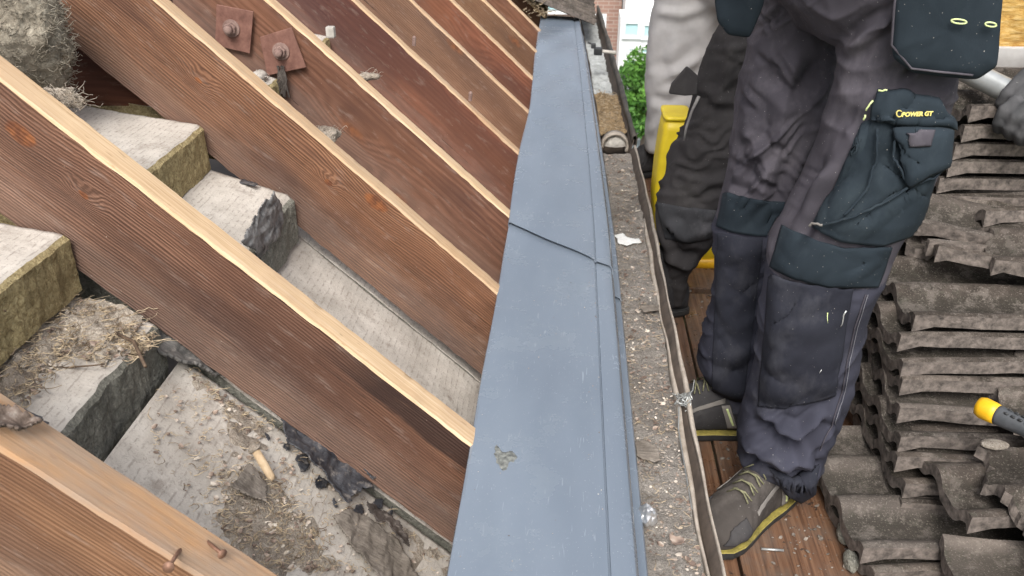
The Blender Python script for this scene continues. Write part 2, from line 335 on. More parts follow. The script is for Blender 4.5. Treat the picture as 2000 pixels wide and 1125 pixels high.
def tile_mat():
    M = Mat('weathered_concrete_tile', .88, spec=.25).shift(); n = M.noise((16, 16, 16), 6, .7); g = M.noise((330,)*3, 2)
    c = M.ramp(n, [(.3, (.024, .020, .016)), (.5, (.064, .052, .043)), (.72, (.13, .108, .092))])
    M2 = M.math('MULTIPLY', M.rnd, 1.0)
    c = M.mix(M.ramp(M.rnd, [(.45, 0), (1, .5)]), c, (.22, .19, .168))
    c = M.mix(1.0, c, M.ramp(M.math('FRACT', M.math('MULTIPLY', M.rnd, 13.7)), [(0, .5), (1, 1.35)]), 'MULTIPLY')
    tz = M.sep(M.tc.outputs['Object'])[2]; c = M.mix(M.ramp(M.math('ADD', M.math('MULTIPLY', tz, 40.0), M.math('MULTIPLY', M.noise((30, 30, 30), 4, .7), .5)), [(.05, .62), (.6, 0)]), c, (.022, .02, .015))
    dst = M.ramp(M.noise((28, 28, 28), 6, .8), [(.50, 0), (.60, 1)]); c = M.mix(M.math('MULTIPLY', dst, .35), c, (.24, .21, .185)); c = M.mix(M.ramp(M.math('FRACT', M.math('MULTIPLY', M.rnd, 7.3)), [(.55, 0), (1, .5)]), c, (.055, .045, .038))
    ed = M.ramp(M.noise((45, 45, 45), 5, .75), [(.54, 0), (.66, 1)]); c = M.mix(M.math('MULTIPLY', ed, .5), c, (.045, .045, .033))
    c = M.mix(M.math('MULTIPLY', M.ramp(g, [(.6, 0), (.7, 1)]), .35), c, (.36, .32, .28))
    M.color(c).bump(M.math('ADD', g, M.math('MULTIPLY', n, 1.5)), .7, .003); return M.m
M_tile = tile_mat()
M_tilee = simple('pinkish_sawn_tile_edge', (.038, .032, .028), (.22, .185, .162), 60, .85, 0, .9, .004)

# ------------------------------------------------------------------ the setting
def plane_obj(name, x0, x1, y0, y1, z, mat, label, kind='structure'):
    o = mesh_obj(name, [(x0, y0, z), (x1, y0, z), (x1, y1, z), (x0, y1, z)], [(0, 1, 2, 3)], mat); return tag(o, label, kind=kind)
Mg = Mat('lawn_and_yard', .95); Mg.color(Mg.ramp(Mg.noise((.4, .4, .4), 5), [(.4, (.05, .09, .03)), (.6, (.09, .11, .05))])); 
plane_obj('ground', -150, 150, -120, 300, -6.0, Mg.m, 'grassy ground far below the scaffold')
Mp = simple('pale_road', (.30, .32, .34), (.40, .42, .43), 2, .8)
plane_obj('road', -9, 12, 12, 19, -5.99, Mp, 'pale street below the bush')

# rafters -----------------------------------------------------------
def rafter(yn, yf, label, side, seed, s0=-2.6, s1=.22, depth=.168, topj=0.0):
    # local frame: x down the slope, y across, z normal to the roof; origin on the top plane at the eaves point
    r = thing('rafter', label, 'rafter', 'roof rafters running down to the eaves', (-.1243, yn, -.8)); r.rotation_euler = (0, SL, 0)
    w = yf-yn; n = 420; xs = np.linspace(s0, s1, n)
    def wob(i, k): return .0009*vn(np.array([[x*7, i*3.1, seed+k*7] for x in xs]), 1)+.0009*vn(np.array([[x*60, i*3.1, seed+k*7] for x in xs]), 1)
    # section: near bottom, near side rows, near top, far top, far side, far bottom
    prof = [(0, -depth), (0, -depth*.75), (0, -depth*.5), (0, -depth*.25), (0, -.012), (0, -.003), (.003, 0), (w*.33, .0005), (w*.66, .0005), (w-.003, 0), (w, -.004), (w, -depth*.5), (w, -depth)]
    rings = []
    W_ = [(wob(i, 1), wob(i, 2)) for i in range(len(prof))]
    edge = .0014*np.abs(fbm(np.array([[x*5, 0, seed] for x in xs]), 1, 4))+.0016*np.clip(fbm(np.array([[x*22, 5, seed] for x in xs]), 1, 3), 0, 1)
    for k in range(n):
        ring = []
        for i, (a, b) in enumerate(prof):
            dy, dz = W_[i][0][k], W_[i][1][k]
            if 4 <= i <= 9: dy, dz = (W_[6][0][k] if i < 8 else W_[9][0][k])*.8, W_[6][1][k]*.6+dz*.3
            if i == 5: dz -= edge[k]
            if i == 4: dz -= edge[k]*1.6
            if i in (0, 12): dz *= 1.6
            ring.append((xs[k], a+dy, b+dz))
        rings.append(ring)
    m = MB().loft(rings); F = m.F; midx = []
    npr = len(prof)
    for f in F:
        if len(f) == 4:
            i = min(f[0] % npr, f[1] % npr) if abs(f[0] % npr-f[1] % npr) == 1 else 99
            midx.append(1 if 5 <= i <= 9 else 0)
        else: midx.append(0)
    o = mesh_obj('timber', m.V, m.F, None, r, True, mats=[side, M_topw if seed == 3 else M_top if seed in (14, 36) else M_topp], midx=midx); es_ = o.modifiers.new('e', 'EDGE_SPLIT'); es_.split_angle = R(32)
    return r
RL = [
 (.548, .600, 'rafter in the bottom left corner with two nails standing in its worn top edge', M_side3),
 (.991, 1.036, 'wide ribbed rafter just above the bottom left one with the broadest cream top edge', M_side),
 (1.466, 1.506, 'ribbed rafter between the widest cream edged rafter and the one carrying rusty plates', M_sideb),
 (1.838, 1.880, 'smooth brown rafter carrying two rusty square plates and bolts', M_side2),
 (2.280, 2.314, 'reddish rafter next above the one with the rusty plates', M_side2r),
 (2.702, 2.732, 'greyish brown rafter, second above the one with the rusty plates', M_side3b),
 (3.11, 3.152, 'reddish rafter, third above the one with the rusty plates', M_side2r),
 (3.53, 3.575, 'rafter with an orange tan edge, fourth above the one with the rusty plates', M_side3),
 (3.95, 3.995, 'small far rafter, next to last before the roof covering', M_side2),
 (4.37, 4.415, 'farthest rafter, beside the end of the grey eaves tray', M_side3)]
for i, (a, b, lab, sm) in enumerate(RL): rafter(a, b, lab, sm, 3+i*11)
# dark red joist behind the second ribbed rafter
j = MB(); nx = 60; rings = []
for x in np.linspace(-2.4, -.72, nx):
    q = .002*math.sin(x*23); rings.append([(x, 1.512+q, -.45), (x, 1.512+q, -.21), (x, 1.558, -.21), (x, 1.558, -.45)])
tag(j.loft(rings).obj('ceiling_joist', M_joist), 'dark red horizontal joist under the ribbed rafter beside grey wool', 'joist')

# boards between the rafters ------------------------------------------
def slab(name, label, x0, z0, x1, z1, y0, y1, thick, top, edge, seed, square=True, rough=.0015, grp=None, notch=0):
    """sloping slab from (x0,z0) upper end to (x1,z1) lower end; end face at x1"""
    L = math.hypot(x1-x0, z1-z0); nx, ny = int(L/.006)+2, int((y1-y0)/.006)+2
    ux, uz = (x1-x0)/L, (z1-z0)/L; nxn, nzn = -uz, ux
    if nzn < 0: nxn, nzn = -nxn, -nzn
    m = MB(); V = []; S_, T_ = np.meshgrid(np.linspace(0, L, nx), np.linspace(y0, y1, ny), indexing='ij')
    P = np.stack([x0+ux*S_, T_, z0+uz*S_], -1)
    h = rough*fbm(P+seed, 18, 4)+rough*.5*vn(P+seed, 120)
    ends = S_ > L-1e-6
    rag = .004*fbm(P*np.array([1, 1, 1])+seed, 25, 3)*np.clip((S_-(L-.03))/.03, 0, 1)+notch*np.clip(vn(P+seed, 14), 0, 1)*np.clip((S_-(L-.05))/.05, 0, 1)
    P = P+np.stack([nxn*h-ux*np.abs(rag), 0*h, nzn*h-uz*np.abs(rag)-(.002+notch*.3)*(S_ > L-.005)], -1)
    F = []; mi = []
    def gi(i, j_): return i*ny+j_
    for i in range(nx-1):
        for j_ in range(ny-1): F.append((gi(i, j_), gi(i+1, j_), gi(i+1, j_+1), gi(i, j_+1))); mi.append(0)
    V = list(P.reshape(-1, 3)); rows = max(3, int(thick/.006)); prev = [gi(nx-1, j_) for j_ in range(ny)]
    for k in range(1, rows+1):
        t = k/rows*thick; cur = []
        for j_ in range(ny):
            b = P[nx-1, j_]; q = np.array([b[0]+.006, b[1], b[2]-t]) if square else b-np.array([nxn, 0, nzn])*t+np.array([ux, 0, uz])*.006
            q = q+np.array([.0022*(vn((q+seed)[None], 45)[0]+.6*vn((q+seed)[None], 110)[0]), 0, 0]); cur.append(len(V)); V.append(q)
        for j_ in range(ny-1): F.append((prev[j_], cur[j_], cur[j_+1], prev[j_+1])); mi.append(1)
        prev = cur
    nb = len(V); c0, c1 = V[prev[0]], V[prev[-1]]
    V += [np.array([x0, y0, z0-thick]), np.array([x0, y1, z0-thick])]
    F.append((prev[0], nb, nb+1, prev[-1])+tuple(prev[-2:0:-1])); mi.append(1)
    F.append(tuple(gi(i, 0) for i in range(nx-1, -1, -1))+(nb,)+tuple(gi(nx-1, 0)+0 for _ in ())+tuple([prev[0]])); mi.append(1)
    F.append(tuple(gi(i, ny-1) for i in range(nx))+(prev[-1], nb+1)); mi.append(1)
    o = mesh_obj(name, V, F, None, mats=[top, edge], midx=mi); o.data.polygons.foreach_set('use_smooth', np.array([k == 0 for k in mi]))
    return tag(o, label, 'insulation board', grp or 'boards laid between the rafters')
BAYS = [(.602, .984), (1.040, 1.455), (1.512, 1.829), (1.885, 2.264), (2.318, 2.686), (2.738, 3.106)]
names = ['between the nailed bottom left rafter and the widest cream edged rafter', 'between the two ribbed rafters', 'in front of the rafter with rusty plates', 'behind the rafter with rusty plates', 'fourth bay up from the bottom', 'fifth bay up from the bottom']
for i, (a, b) in enumerate(BAYS):
    ya = a; yb = b if i != 1 else 1.508
    if i < 2:
        slab('insulation_board', ['thick grey topped board with yellow fibrous edge at the left border', 'thick grey topped board with yellow edge beside the dark red joist'][i], -1.7, -.30 if i else -.30, -.662, -.468, ya, yb if i == 0 else 1.456, .082, M_slab, M_yfib, 5*i+1)
        slab('insulation_board', ['dusty board with grey green edge under the straw debris', 'crumbly pale board with torn black and silver edge between the two ribbed rafters'][i], -.95, -.46, [-.566, -.512][i], [-.603, -.60][i], ya, yb if i == 0 else 1.456, .088, M_slab, [M_gfib, M_gfib][i], 9*i+2, notch=.012*i)
    else:
        slab('insulation_board', 'grey board '+names[i], -1.7, -.30, -.64, -.475, ya, yb, .082, M_slab, M_yfib, 5*i+1)
    x0, x1 = -.548, .02; z0 = (RD-.198-RN[0]*x0)/RN[2]; z1 = (RD-.198-RN[0]*x1)/RN[2]
    slab('insulation_board', ['large textured grey board carrying the torn black felt', 'smooth grey board sloping down to the tray between the two ribbed rafters'][i] if i < 2 else 'sloping grey board '+names[i], x0, z0, x1, z1, ya-.02, yb+.02 if i != 1 else 1.49, .04, M_slab, M_gfib, 13*i+3, square=False)
# dark attic void floor under everything
tag(MB().box((-1.1, 2.2, -1.32), (2.5, 4.6, .04)).obj('floor', simple('dark_attic_floor', (.03, .027, .025), (.06, .05, .045), 6, .95)), 'dark attic floor below the rafters', kind='structure')
Mw = simple('old_brick_wall', (.16, .09, .07), (.26, .16, .12), 12, .9)
tag(MB().box((.05, 2.3, -3.2), (.12, 5.2, 4.3)).obj('house_wall', Mw), 'house wall under the eaves tray, hidden behind the gutter', 'wall')

# eaves tray ----------------------------------------------------------
def toff(y): return -.050*max(0, (y-1.75)/2.2)**1.25
def tray(name, label, y0, y1, lift, cut, seed):
    prof = [(-.1275, -.816), (-.1285, -.806), (-.1265, -.8008), (-.123, -.7995)]+[(x, -.8-.004*(x+.12)/.19) for x in np.linspace(-.115, .066, 22)]+[(.0690, -.8042), (.0698, -.8100), (.0722, -.8102), (.0728, -.8070), (.085, -.8048), (.0985, -.8030), (.1030, -.8046), (.1055, -.8085), (.1065, -.813), (.1085, -.820), (.113, -.862), (.1135, -.868), (.1255, -.869), (.128, -.874)]
    n = int((y1-y0)/.012); V = []; F = []; m_ = len(prof)
    for k in range(n+1):
        for i, (x, z) in enumerate(prof):
            u = (x+.128)/.256; ya, yb = y0+(cut[0]*(1-u)+cut[1]*u if cut else 0), y1
            y = ya+(yb-ya)*k/n
            o = toff(y); le = max(0, 1-(x+.128)/.12)
            wv = .0012*math.sin(y*4.1+seed)+.0007*math.sin(y*13+seed*2)
            if y > 1.9: wv += .008*math.exp(-((y-2.8)/.4)**2)-.003*math.exp(-((y-2.25)/.22)**2)
            if cut: lift_ = lift+.0006*max(0, 1-(y-ya)/.03)
            else: lift_ = lift
            z2 = z+lift_+(.0016*math.sin(y*7+x*20+seed)+.0012*math.sin(y*13-x*31))*(1 if -.12 < x < .066 else .3)
            V.append((x+o*(.25+.75*u)+wv*le, y, z2))
    for k in range(n):
        for i in range(m_-1): F.append((k*m_+i, k*m_+i+1, (k+1)*m_+i+1, (k+1)*m_+i))
    o = mesh_obj(name, V, F, M_tray, smooth=True); s = o.modifiers.new('t', 'SOLIDIFY'); s.thickness = .0016; s.offset = -1; s = o.modifiers.new('e', 'EDGE_SPLIT'); s.split_angle = R(28)
    return tag(o, label, 'eaves tray', 'blue grey eaves trays')
tray('eaves_tray', 'near length of blue grey eaves tray with a scuffed patch at the bottom centre', .25, 1.86, 0, None, 1)
tr2 = tray('eaves_tray', 'far length of blue grey eaves tray lapped over the near one', 1.80, 4.33, .0068, (0, -.23), 2)
m_tg = True
# scuffed patch: a dirty dried smear stuck on the tray
def patch_blob(name, label, poly, plane, amp, mat, step=.0025, ragged=.5, lift=.001, thick=.0015, cat='scrap', crumple=30, seed=0, parent=None, curl=0):
    P3 = np.array([plane(*p) for p in poly]); P3c = P3.mean(0); e1 = P3[1]-P3[0]
    # local frame from the plane
    a, b, c_ = plane(1000, 700), plane(1010, 700), plane(1000, 710)
    n = np.cross(b-a, c_-a); n = n/np.linalg.norm(n); n = -n if n[2] < 0 else n
    ex = np.cross([0, 1.0, 0], n); ex = ex/np.linalg.norm(ex); ey = np.cross(n, ex)
    Q = np.stack([(P3-P3c)@ex, (P3-P3c)@ey], -1); lo, hi = Q.min(0)-.01, Q.max(0)+.01
    xs = np.arange(lo[0], hi[0], step); ys = np.arange(lo[1], hi[1], step); X, Y = np.meshgrid(xs, ys, indexing='ij'); G = np.stack([X, Y], -1)
    Wd = P3c+X[..., None]*ex+Y[..., None]*ey
    jit = np.stack([fbm(Wd, 60, 3, seed+1), fbm(Wd, 60, 3, seed+5)], -1)*.006*ragged
    ins = inpoly(G+jit, [tuple(q) for q in Q]); d, _ = segdist(G, [tuple(q) for q in Q]+[tuple(Q[0])])
    h = lift+amp*(np.abs(fbm(Wd*np.array([1, .45, 1]), crumple, 4, seed+9)))+curl*np.exp(-d/.008)*np.clip(fbm(Wd, 12, 2, seed+2)+.3, 0, 1)
    Wd = Wd+n*h[..., None]; idx = -np.ones(X.shape, int); V = []; F = []
    cell = ins[:-1, :-1] & ins[1:, :-1] & ins[1:, 1:] & ins[:-1, 1:]
    for i, j_ in zip(*np.nonzero(cell)):
        f = []
        for (p, q) in ((i, j_), (i+1, j_), (i+1, j_+1), (i, j_+1)):
            if idx[p, q] < 0: idx[p, q] = len(V); V.append(Wd[p, q])
            f.append(idx[p, q])
        F.append(f)
    o = mesh_obj(name, V, F, mat, parent, True); s = o.modifiers.new('t', 'SOLIDIFY'); s.thickness = thick; s.offset = 0
    return tag(o, label, cat) if label else o
onTray = lambda x, y: onZ(x, y, -.801)
patch_blob('dirt_smear', 'small grey dirt smear on the near eaves tray', [(972, 868), (985, 885), (1003, 880), (1013, 900), (998, 920), (985, 922), (972, 912), (968, 890)], onTray, .0006, simple('grey_smear', (.04, .045, .045), (.26, .27, .25), 160, .8), .0015, .6, .0006, .0006)

# gutter ---------------------------------------------------------------
def goff(y): return -.022*max(0, (y-2.0)/1.3)**1.4
gut = thing('gutter', 'old brown gutter full of dirt beside the blue grey tray', 'gutter')
def sweep(prof, y0, y1, mat, name, off=goff, n=160, wob=.0015, th=.0025, seed=0):
    V = []; F = []; m_ = len(prof)
    for k in range(n+1):
        y = y0+(y1-y0)*k/n
        for i, (x, z) in enumerate(prof): V.append((x+off(y)+wob*math.sin(y*9+i*.7+seed)+wob*.6*math.sin(y*31+seed), y, z+wob*math.sin(y*13+i+seed)))
    for k in range(n):
        for i in range(m_-1): F.append((k*m_+i, k*m_+i+1, (k+1)*m_+i+1, (k+1)*m_+i))
    o = mesh_obj(name, V, F, mat, gut, True); s = o.modifiers.new('t', 'SOLIDIFY'); s.thickness = th; s.offset = 0; return o
sweep([(.122, -.872), (.124, -.90), (.128, -.935), (.16, -.95), (.20, -.935), (.207, -.90), (.2105, -.888), (.2165, -.878), (.2245, -.866)], .2, 2.58, M_gut, 'channel')
sweep([(.2235, -.867), (.2248, -.8625), (.2265, -.8620), (.2280, -.8645), (.2282, -.885)], .2, 2.58, M_lip, 'rim', seed=.3)
sweep([(.2065, -.886), (.2085, -.8815), (.2108, -.8805), (.2130, -.884)], .2, 2.05, M_lip, 'inner_strip', seed=1.2, wob=.0022)
sweep([(.122, -.872), (.124, -.90), (.128, -.935), (.16, -.95), (.20, -.935), (.212, -.90), (.2225, -.855)], 2.6, 4.9, M_gut, 'channel', n=80)
sweep([(.2155, -.862), (.2165, -.842), (.2245, -.838), (.2305, -.846), (.2305, -.875), (.226, -.88)], 2.6, 4.9, simple('dark_gutter_edge', (.03, .028, .025), (.10, .085, .07), 20, .7), 'rim', n=80, seed=2)
def gdirt(name, label, y0, y1, base, amp, mat, seed, x0=.118, x1=.213):
    ny, nx = int((y1-y0)/.004), int((x1-x0)/.004); Y, X = np.meshgrid(np.linspace(y0, y1, ny), np.linspace(x0, x1, nx), indexing='ij')
    P = np.stack([X, Y, 0*X], -1); h = base+amp*(fbm(P, 35, 4, seed)*.7+.6*np.clip(vn(P, 140, seed+3), 0, 1)+.5*vn(P, 9, seed))
    off = np.vectorize(goff)(Y); P = np.stack([X+off, Y, h], -1)
    F = [(i*nx+j_, i*nx+j_+1, (i+1)*nx+j_+1, (i+1)*nx+j_) for i in range(ny-1) for j_ in range(nx-1)]
    return tag(mesh_obj(name, P.reshape(-1, 3), F, mat, smooth=True), label, kind='stuff')
gdirt('gutter_dirt', 'grey brown dirt filling the near gutter', .22, 2.56, -.887, .005, M_gdirt, 3, .118, .211)
gdirt('dry_moss', 'clumps of dry tan moss in the far gutter', 2.75, 3.25, -.888, .018, M_moss, 8)
gdirt('gutter_silt', 'pale silt in the far end of the gutter', 3.25, 4.88, -.915, .010, simple('pale_silt', (.28, .29, .28), (.5, .52, .52), 20, .8), 12)
# chips, straw and grit lying on the gutter dirt
def chips(m, cx, cy, cz, s, n_=5, flat=.35):
    a0 = random.random()*6.3; rx, ry = random.uniform(-.5, .5), random.uniform(-.5, .5); top = []; bot = []
    for k in range(n_):
        a = a0+k*6.283/n_; r_ = s*random.uniform(.6, 1.15); x, y = r_*math.cos(a), r_*.7*math.sin(a); z = x*rx+y*ry
        top.append((cx+x, cy+y, cz+z+s*flat)); bot.append((cx+x*1.1, cy+y*1.1, cz+z-s*.1))
    m.add(bot+top, [tuple(range(n_))[::-1], tuple(range(n_, 2*n_))]+[(k, (k+1) % n_, n_+(k+1) % n_, n_+k) for k in range(n_)])
def wisp(m, p, L, r, curl=1.0, up=.3, n=6):
    a = random.random()*6.283; q = np.array(p, float); pts = [q.copy()]; da = random.uniform(-1, 1)*curl
    for k in range(n-1):
        a += da+random.uniform(-.3, .3); q = q+np.array([math.cos(a), math.sin(a), random.uniform(-up, up)])*L/n; pts.append(q.copy())
    m.tube(pts, [r*(1-.5*k/n) for k in range(n)], 4)
m = MB()
for k in range(1500):
    y = .35+2.2*random.random()**1.3; x = random.uniform(.13, .206)+goff(y); chips(m, x, y, -.884, random.choice([.0012, .0018, .0022, .003, .005 if random.random() < .4 else .002]))
tag(m.obj('grit', M_flake), 'pale grit and chips lying on the gutter dirt', kind='stuff')
m = MB()
for k in range(420):
    y = .35+2.2*random.random()**1.2; x = random.uniform(.13, .205)+goff(y); wisp(m, (x, y, -.881), random.uniform(.01, .03), .0005)
for k in range(160): wisp(m, (random.uniform(.13, .2)-.015, random.uniform(2.75, 3.25), -.872), random.uniform(.015, .04), .0009)
tag(m.obj('straw_litter', M_straw), 'thin straw strands in the gutter', kind='stuff')
onG = lambda x, y: onZ(x, y, -.883)
patch_blob('bird_dropping', 'white splash in the gutter left of the dark trousers', [(1200, 462), (1218, 458), (1228, 466), (1246, 468), (1256, 476), (1238, 478), (1226, 482), (1206, 478)], onG, .0012, M_white, .002, .8, .003, .002, cat='splash')
for k, (pl, lab) in enumerate([([(1285, 655), (1292, 668), (1262, 678), (1250, 668)], 'pale brown flake'), ([(1258, 600), (1285, 604), (1280, 616), (1255, 612)], 'dark curled leaf')]): pass
for (pl, lab, mt) in [([(1236, 868), (1262, 862), (1285, 880), (1294, 905), (1270, 908), (1240, 896)], 'large pale mud flake in the gutter above the crumpled foil', M_felt2), ([(1246, 605), (1286, 600), (1288, 612), (1256, 617)], 'curled dry leaf in the gutter left of the planks', M_felt2), ([(1300, 1048), (1326, 1052), (1338, 1070), (1312, 1074)], 'small pale flake at the bottom of the gutter', M_flake)]:
    patch_blob('dry_flake', lab, pl, onG, .003, mt, .002, .6, .004, .0015, 'flake', curl=.004, seed=len(lab))
m = MB()
for k in range(260):
    y = .4+2.4*random.random()**1.5; x = random.choice((random.uniform(-.118, .064), random.uniform(.045, .068))); chips(m, x, y, -.7995-.004*(x+.12)/.19+(.0045 if y > 1.75 else 0), random.choice((.0006, .0008, .0011)), 5, .3)
tag(m.obj('grit', M_flake), 'fine pale grit scattered on the eaves tray', kind='stuff')
# crumpled foil
bm = bmesh.new(); bmesh.ops.create_icosphere(bm, subdivisions=3, radius=.014); 
P = np.array([v.co[:] for v in bm.verts]); P = P*(1+.45*vn(P, 130, 4)[:, None]+.2*vn(P, 300, 5)[:, None]); c0 = onZ(1266, 1008, -.873)
F = [[v.index for v in f.verts] for f in bm.faces]; bm.free()
tag(mesh_obj('crumpled_foil', P+c0, F, simple('silver_foil', (.55, .55, .55), (.8, .8, .8), 60, .28, .8)), 'crumpled silver foil lying in the gutter beside the tray', 'foil')
# half round gutter end with cement
g = thing('gutter_outlet', 'pale half round pipe end choked with cement in the gutter', 'pipe end')
cx, cy, cz = .168+goff(2.66), 2.66, -.892; pts = [(cx+.042*math.cos(a), cy, cz+.042*math.sin(a)) for a in np.linspace(-.5, 3.4, 24)]
mm = MB(); ro = []
for a in np.linspace(-.45, 3.3, 28):
    c_, s_ = math.cos(a), math.sin(a); ro.append([(cx+r_*c_, cy+dy, cz+r_*s_) for r_, dy in ((.036, -.014), (.044, -.016), (.045, .02), (.036, .02))])
mm.loft(ro).obj('pipe_collar', M_lip, g, True)
P = []; F = []; n1, n2 = 14, 28
for i in range(n1):
    for k in range(n2):
        a = math.pi*k/(n2-1); r_ = .036*i/(n1-1); p = np.array([cx+r_*math.cos(a), cy-.004, cz-.002+r_*math.sin(a)]); p[1] -= .010*(1-(i/(n1-1))**2)+.003*vn(p[None], 120)[0]; P.append(p)
for i in range(n1-1):
    for k in range(n2-1): F.append((i*n2+k, i*n2+k+1, (i+1)*n2+k+1, (i+1)*n2+k))
mesh_obj('cement_plug', P, F, M_cem, g, True)
# black clamp bracket farther along
g = thing('gutter_bracket', 'black clamp with a short pin at the far end of the tray', 'bracket'); c0 = onZ(1168, 100, -.80)
m = MB(); m.box(c0+np.array([0, 0, .0]), (.035, .03, .03), bevel=.004); m.box(c0+np.array([-.02, 0, .022]), (.02, .022, .02), bevel=.004); m.tube([c0+np.array([-.03, 0, .03]), c0+np.array([-.045, 0, .036])], .004); m.obj('clamp', M_black, g)
MB().tube([c0+np.array([.012, 0, 0]), c0+np.array([.05, 0, -.003]), c0+np.array([.075, 0, -.006])], [.008, .007, .009], 10).obj('pin', M_cem, g, True)
# wire twist on the gutter rim
m = MB(); w0 = onZ(1333, 782, -.864)
for k in range(9):
    a0 = random.random()*6; c1 = w0+np.array([random.uniform(-.006, .006), random.uniform(-.014, .014), random.uniform(-.002, .005)])
    m.tube([c1+np.array([.011*math.cos(a0+t), .011*math.sin(a0+t)*.9, .006*math.sin(2*t+a0)]) for t in np.linspace(0, 4.6, 12)], .0011, 5)
m.tube([w0+np.array([-.008, -.02, 0]), w0+np.array([-.012, -.06, -.016]), w0+np.array([-.012, -.25, -.018])], .0012, 5)
m.tube([w0, w0+np.array([.018, .014, .012]), w0+np.array([.022, .032, .022])], .0009, 5)
tag(m.obj('wire_tie', simple('dull_grey_wire', (.22, .23, .23), (.4, .41, .4), 60, .5, .5)), 'twisted grey wire tied round the gutter rim', 'wire')

# steel plates and bolts on the fourth rafter ---------------------------
for corners, bolt, lab in [([(424, 8), (496, 22), (489, 104), (421, 88)], (452, 55), 'upper left of two rusty square plates bolted to the smooth brown rafter'), ([(508, 72), (570, 53), (599, 131), (523, 147)], (549, 100), 'lower right of two rusty square plates bolted to the smooth brown rafter')]:
    g = thing('bolt_plate', lab, 'steel plate', 'rusty plates on the rafter')
    Q = [onY(x, y, 1.8275) for x, y in corners]; m = MB(); c0 = sum(Q)/4
    V = [q for q in Q]+[q+np.array([0, -.004, 0]) for q in Q]; m.add(V, [(4, 5, 6, 7), (0, 1, 5, 4), (1, 2, 6, 5), (2, 3, 7, 6), (3, 0, 4, 7), (3, 2, 1, 0)])
    o = m.obj('plate', M_rust, g); bv = o.modifiers.new('b', 'BEVEL'); bv.width = .0012; bv.segments = 2
    b0 = onY(*bolt, 1.8235); mk = lambda r_, y0, y1, n_, ph=0: [[b0+np.array([r_*math.cos(a+ph), y, r_*math.sin(a+ph)]) for a in np.linspace(0, 6.2832, n_, endpoint=False)] for y in (y0, y1)]
    MB().loft(mk(.0185, 0, -.003, 24)).obj('washer', M_rust2, g)
    o = MB().loft(mk(.0135, -.003, -.014, 6, .3)).obj('nut', M_rust2, g); bv = o.modifiers.new('b', 'BEVEL'); bv.width = .0015
    MB().loft([[b0+np.array([r_*math.cos(a), y, r_*math.sin(a)]) for a in np.linspace(0, 6.2832, 16, endpoint=False)] for r_, y in ((.009, -.014), (.009, -.024), (.007, -.027), (.003, -.028))]).obj('bolt_end', M_rust2, g, True)
m = MB(); p0 = onY(548, 128, 1.82)
for k in range(14): m.tube([p0+np.array([random.uniform(-.008, .008), -.002, 0]), p0+np.array([random.uniform(-.012, .012), -.006, -.03]), p0+np.array([random.uniform(-.02, .012), -.003, random.uniform(-.07, -.04)])], .0018, 5)
tag(m.obj('cobweb_clump', simple('dark_dusty_web', (.035, .028, .025), (.1, .085, .075), 90, .95)), 'dark clump of dusty web hanging under the lower plate', 'cobweb')

# nails in the bottom left rafter
def nail(base, tip, r, label):
    g = thing('nail', label, 'nail', 'nails in the bottom left rafter'); d = tip-base; d = d/np.linalg.norm(d)
    MB().tube([base, tip], r, 10).obj('shank', M_nail, g, True)
    MB().tube([tip-d*.0006, tip+d*.0008], r*2.7, 16).obj('head', M_nail, g, True)
b1 = onR(352, 1073, -.002); nail(b1, onR(329, 1108, .020), .0019, 'bent rusty nail standing up at the near edge of the bottom left rafter')
b2 = onR(405, 1058, -.001); nail(b2, onR(434, 1082, .012), .0018, 'rusty nail leaning on the far side of the bottom left rafter')
# stubs of roofing nails on the far rafters
for i, (x, y, Y, lab) in enumerate([(808, 82, 2.29, 'small pale nail stub on the reddish rafter top near the top of the photo'), (918, 190, 2.29, 'lower pale nail stub on the reddish rafter top')]):
    p = onR(x, y, 0.0); tag(MB().tube([p-np.array([0, 0, .01]), p+np.array([.002, 0, .012]), p+np.array([.003, 0, .016])], [.005, .0055, .003], 8).obj('nail_stub', M_rust2), lab, 'nail', 'nail stubs on the far rafters')

# wool and dusty clumps --------------------------------------------------
def lump(name, label, cat, c, rad, mat, seed, sub=5, amp=.35, f=25, hair=0):
    bm = bmesh.new(); bmesh.ops.create_icosphere(bm, subdivisions=sub, radius=1); P = np.array([v.co[:] for v in bm.verts]); F = [[v.index for v in q.verts] for q in bm.faces]; bm.free()
    W_ = P*np.array(rad); n_ = fbm(W_+seed, f, 4); W_ = W_*(1+amp*n_[:, None])+np.array(c)
    mm = MB(); mm.add(W_, F)
    for k in range(hair):
        p = W_[random.randrange(len(W_))]; wisp(mm, p, random.uniform(.014, .034), .0007, 1.4, 1.0, 5)
    return tag(mm.obj(name, mat, smooth=True), label, cat)
lump('mineral_wool', 'shaggy grey mineral wool roll in the top left corner', 'insulation wool', onY(-35, 60, 1.32), (.13, .10, .13), M_wool, 3, 6, .10, 22, 5200)
lump('dust_clump', 'dusty grey clump between the ribbed rafter and the plate rafter', 'dust clump', onY(622, 262, 1.69)+np.array([0, .03, -.012]), (.034, .03, .016), M_dust, 5, 4, .5, 45, 90)
lump('dust_clump', 'small dusty clump behind the plate rafter top edge', 'dust clump', onY(722, 142, 1.90)+np.array([.0, .01, -.01]), (.026, .012, .010), M_dust, 9, 3, .5, 50, 25)
lump('dust_clump', 'long pale fuzzy clump on the far side of the widest cream edge', 'dust clump', onY(105, 180, 1.05)+np.array([.0, 0, -.006]), (.06, .006, .014), M_dust, 12, 4, .4, 40, 90)
lump('dust_clump', 'small grey lump of debris where rusty plates end', 'dust clump', onY(505, 150, 1.78), (.02, .03, .015), M_slab, 15, 3, .3, 30, 20)
tag(MB().box(onR(640, 66, -.012)+np.array([.002, .02, 0]), (.02, .02, .026), bevel=.004).obj('metal_clip', M_cem), 'small pale metal clip beside the plate rafter top edge', 'clip')

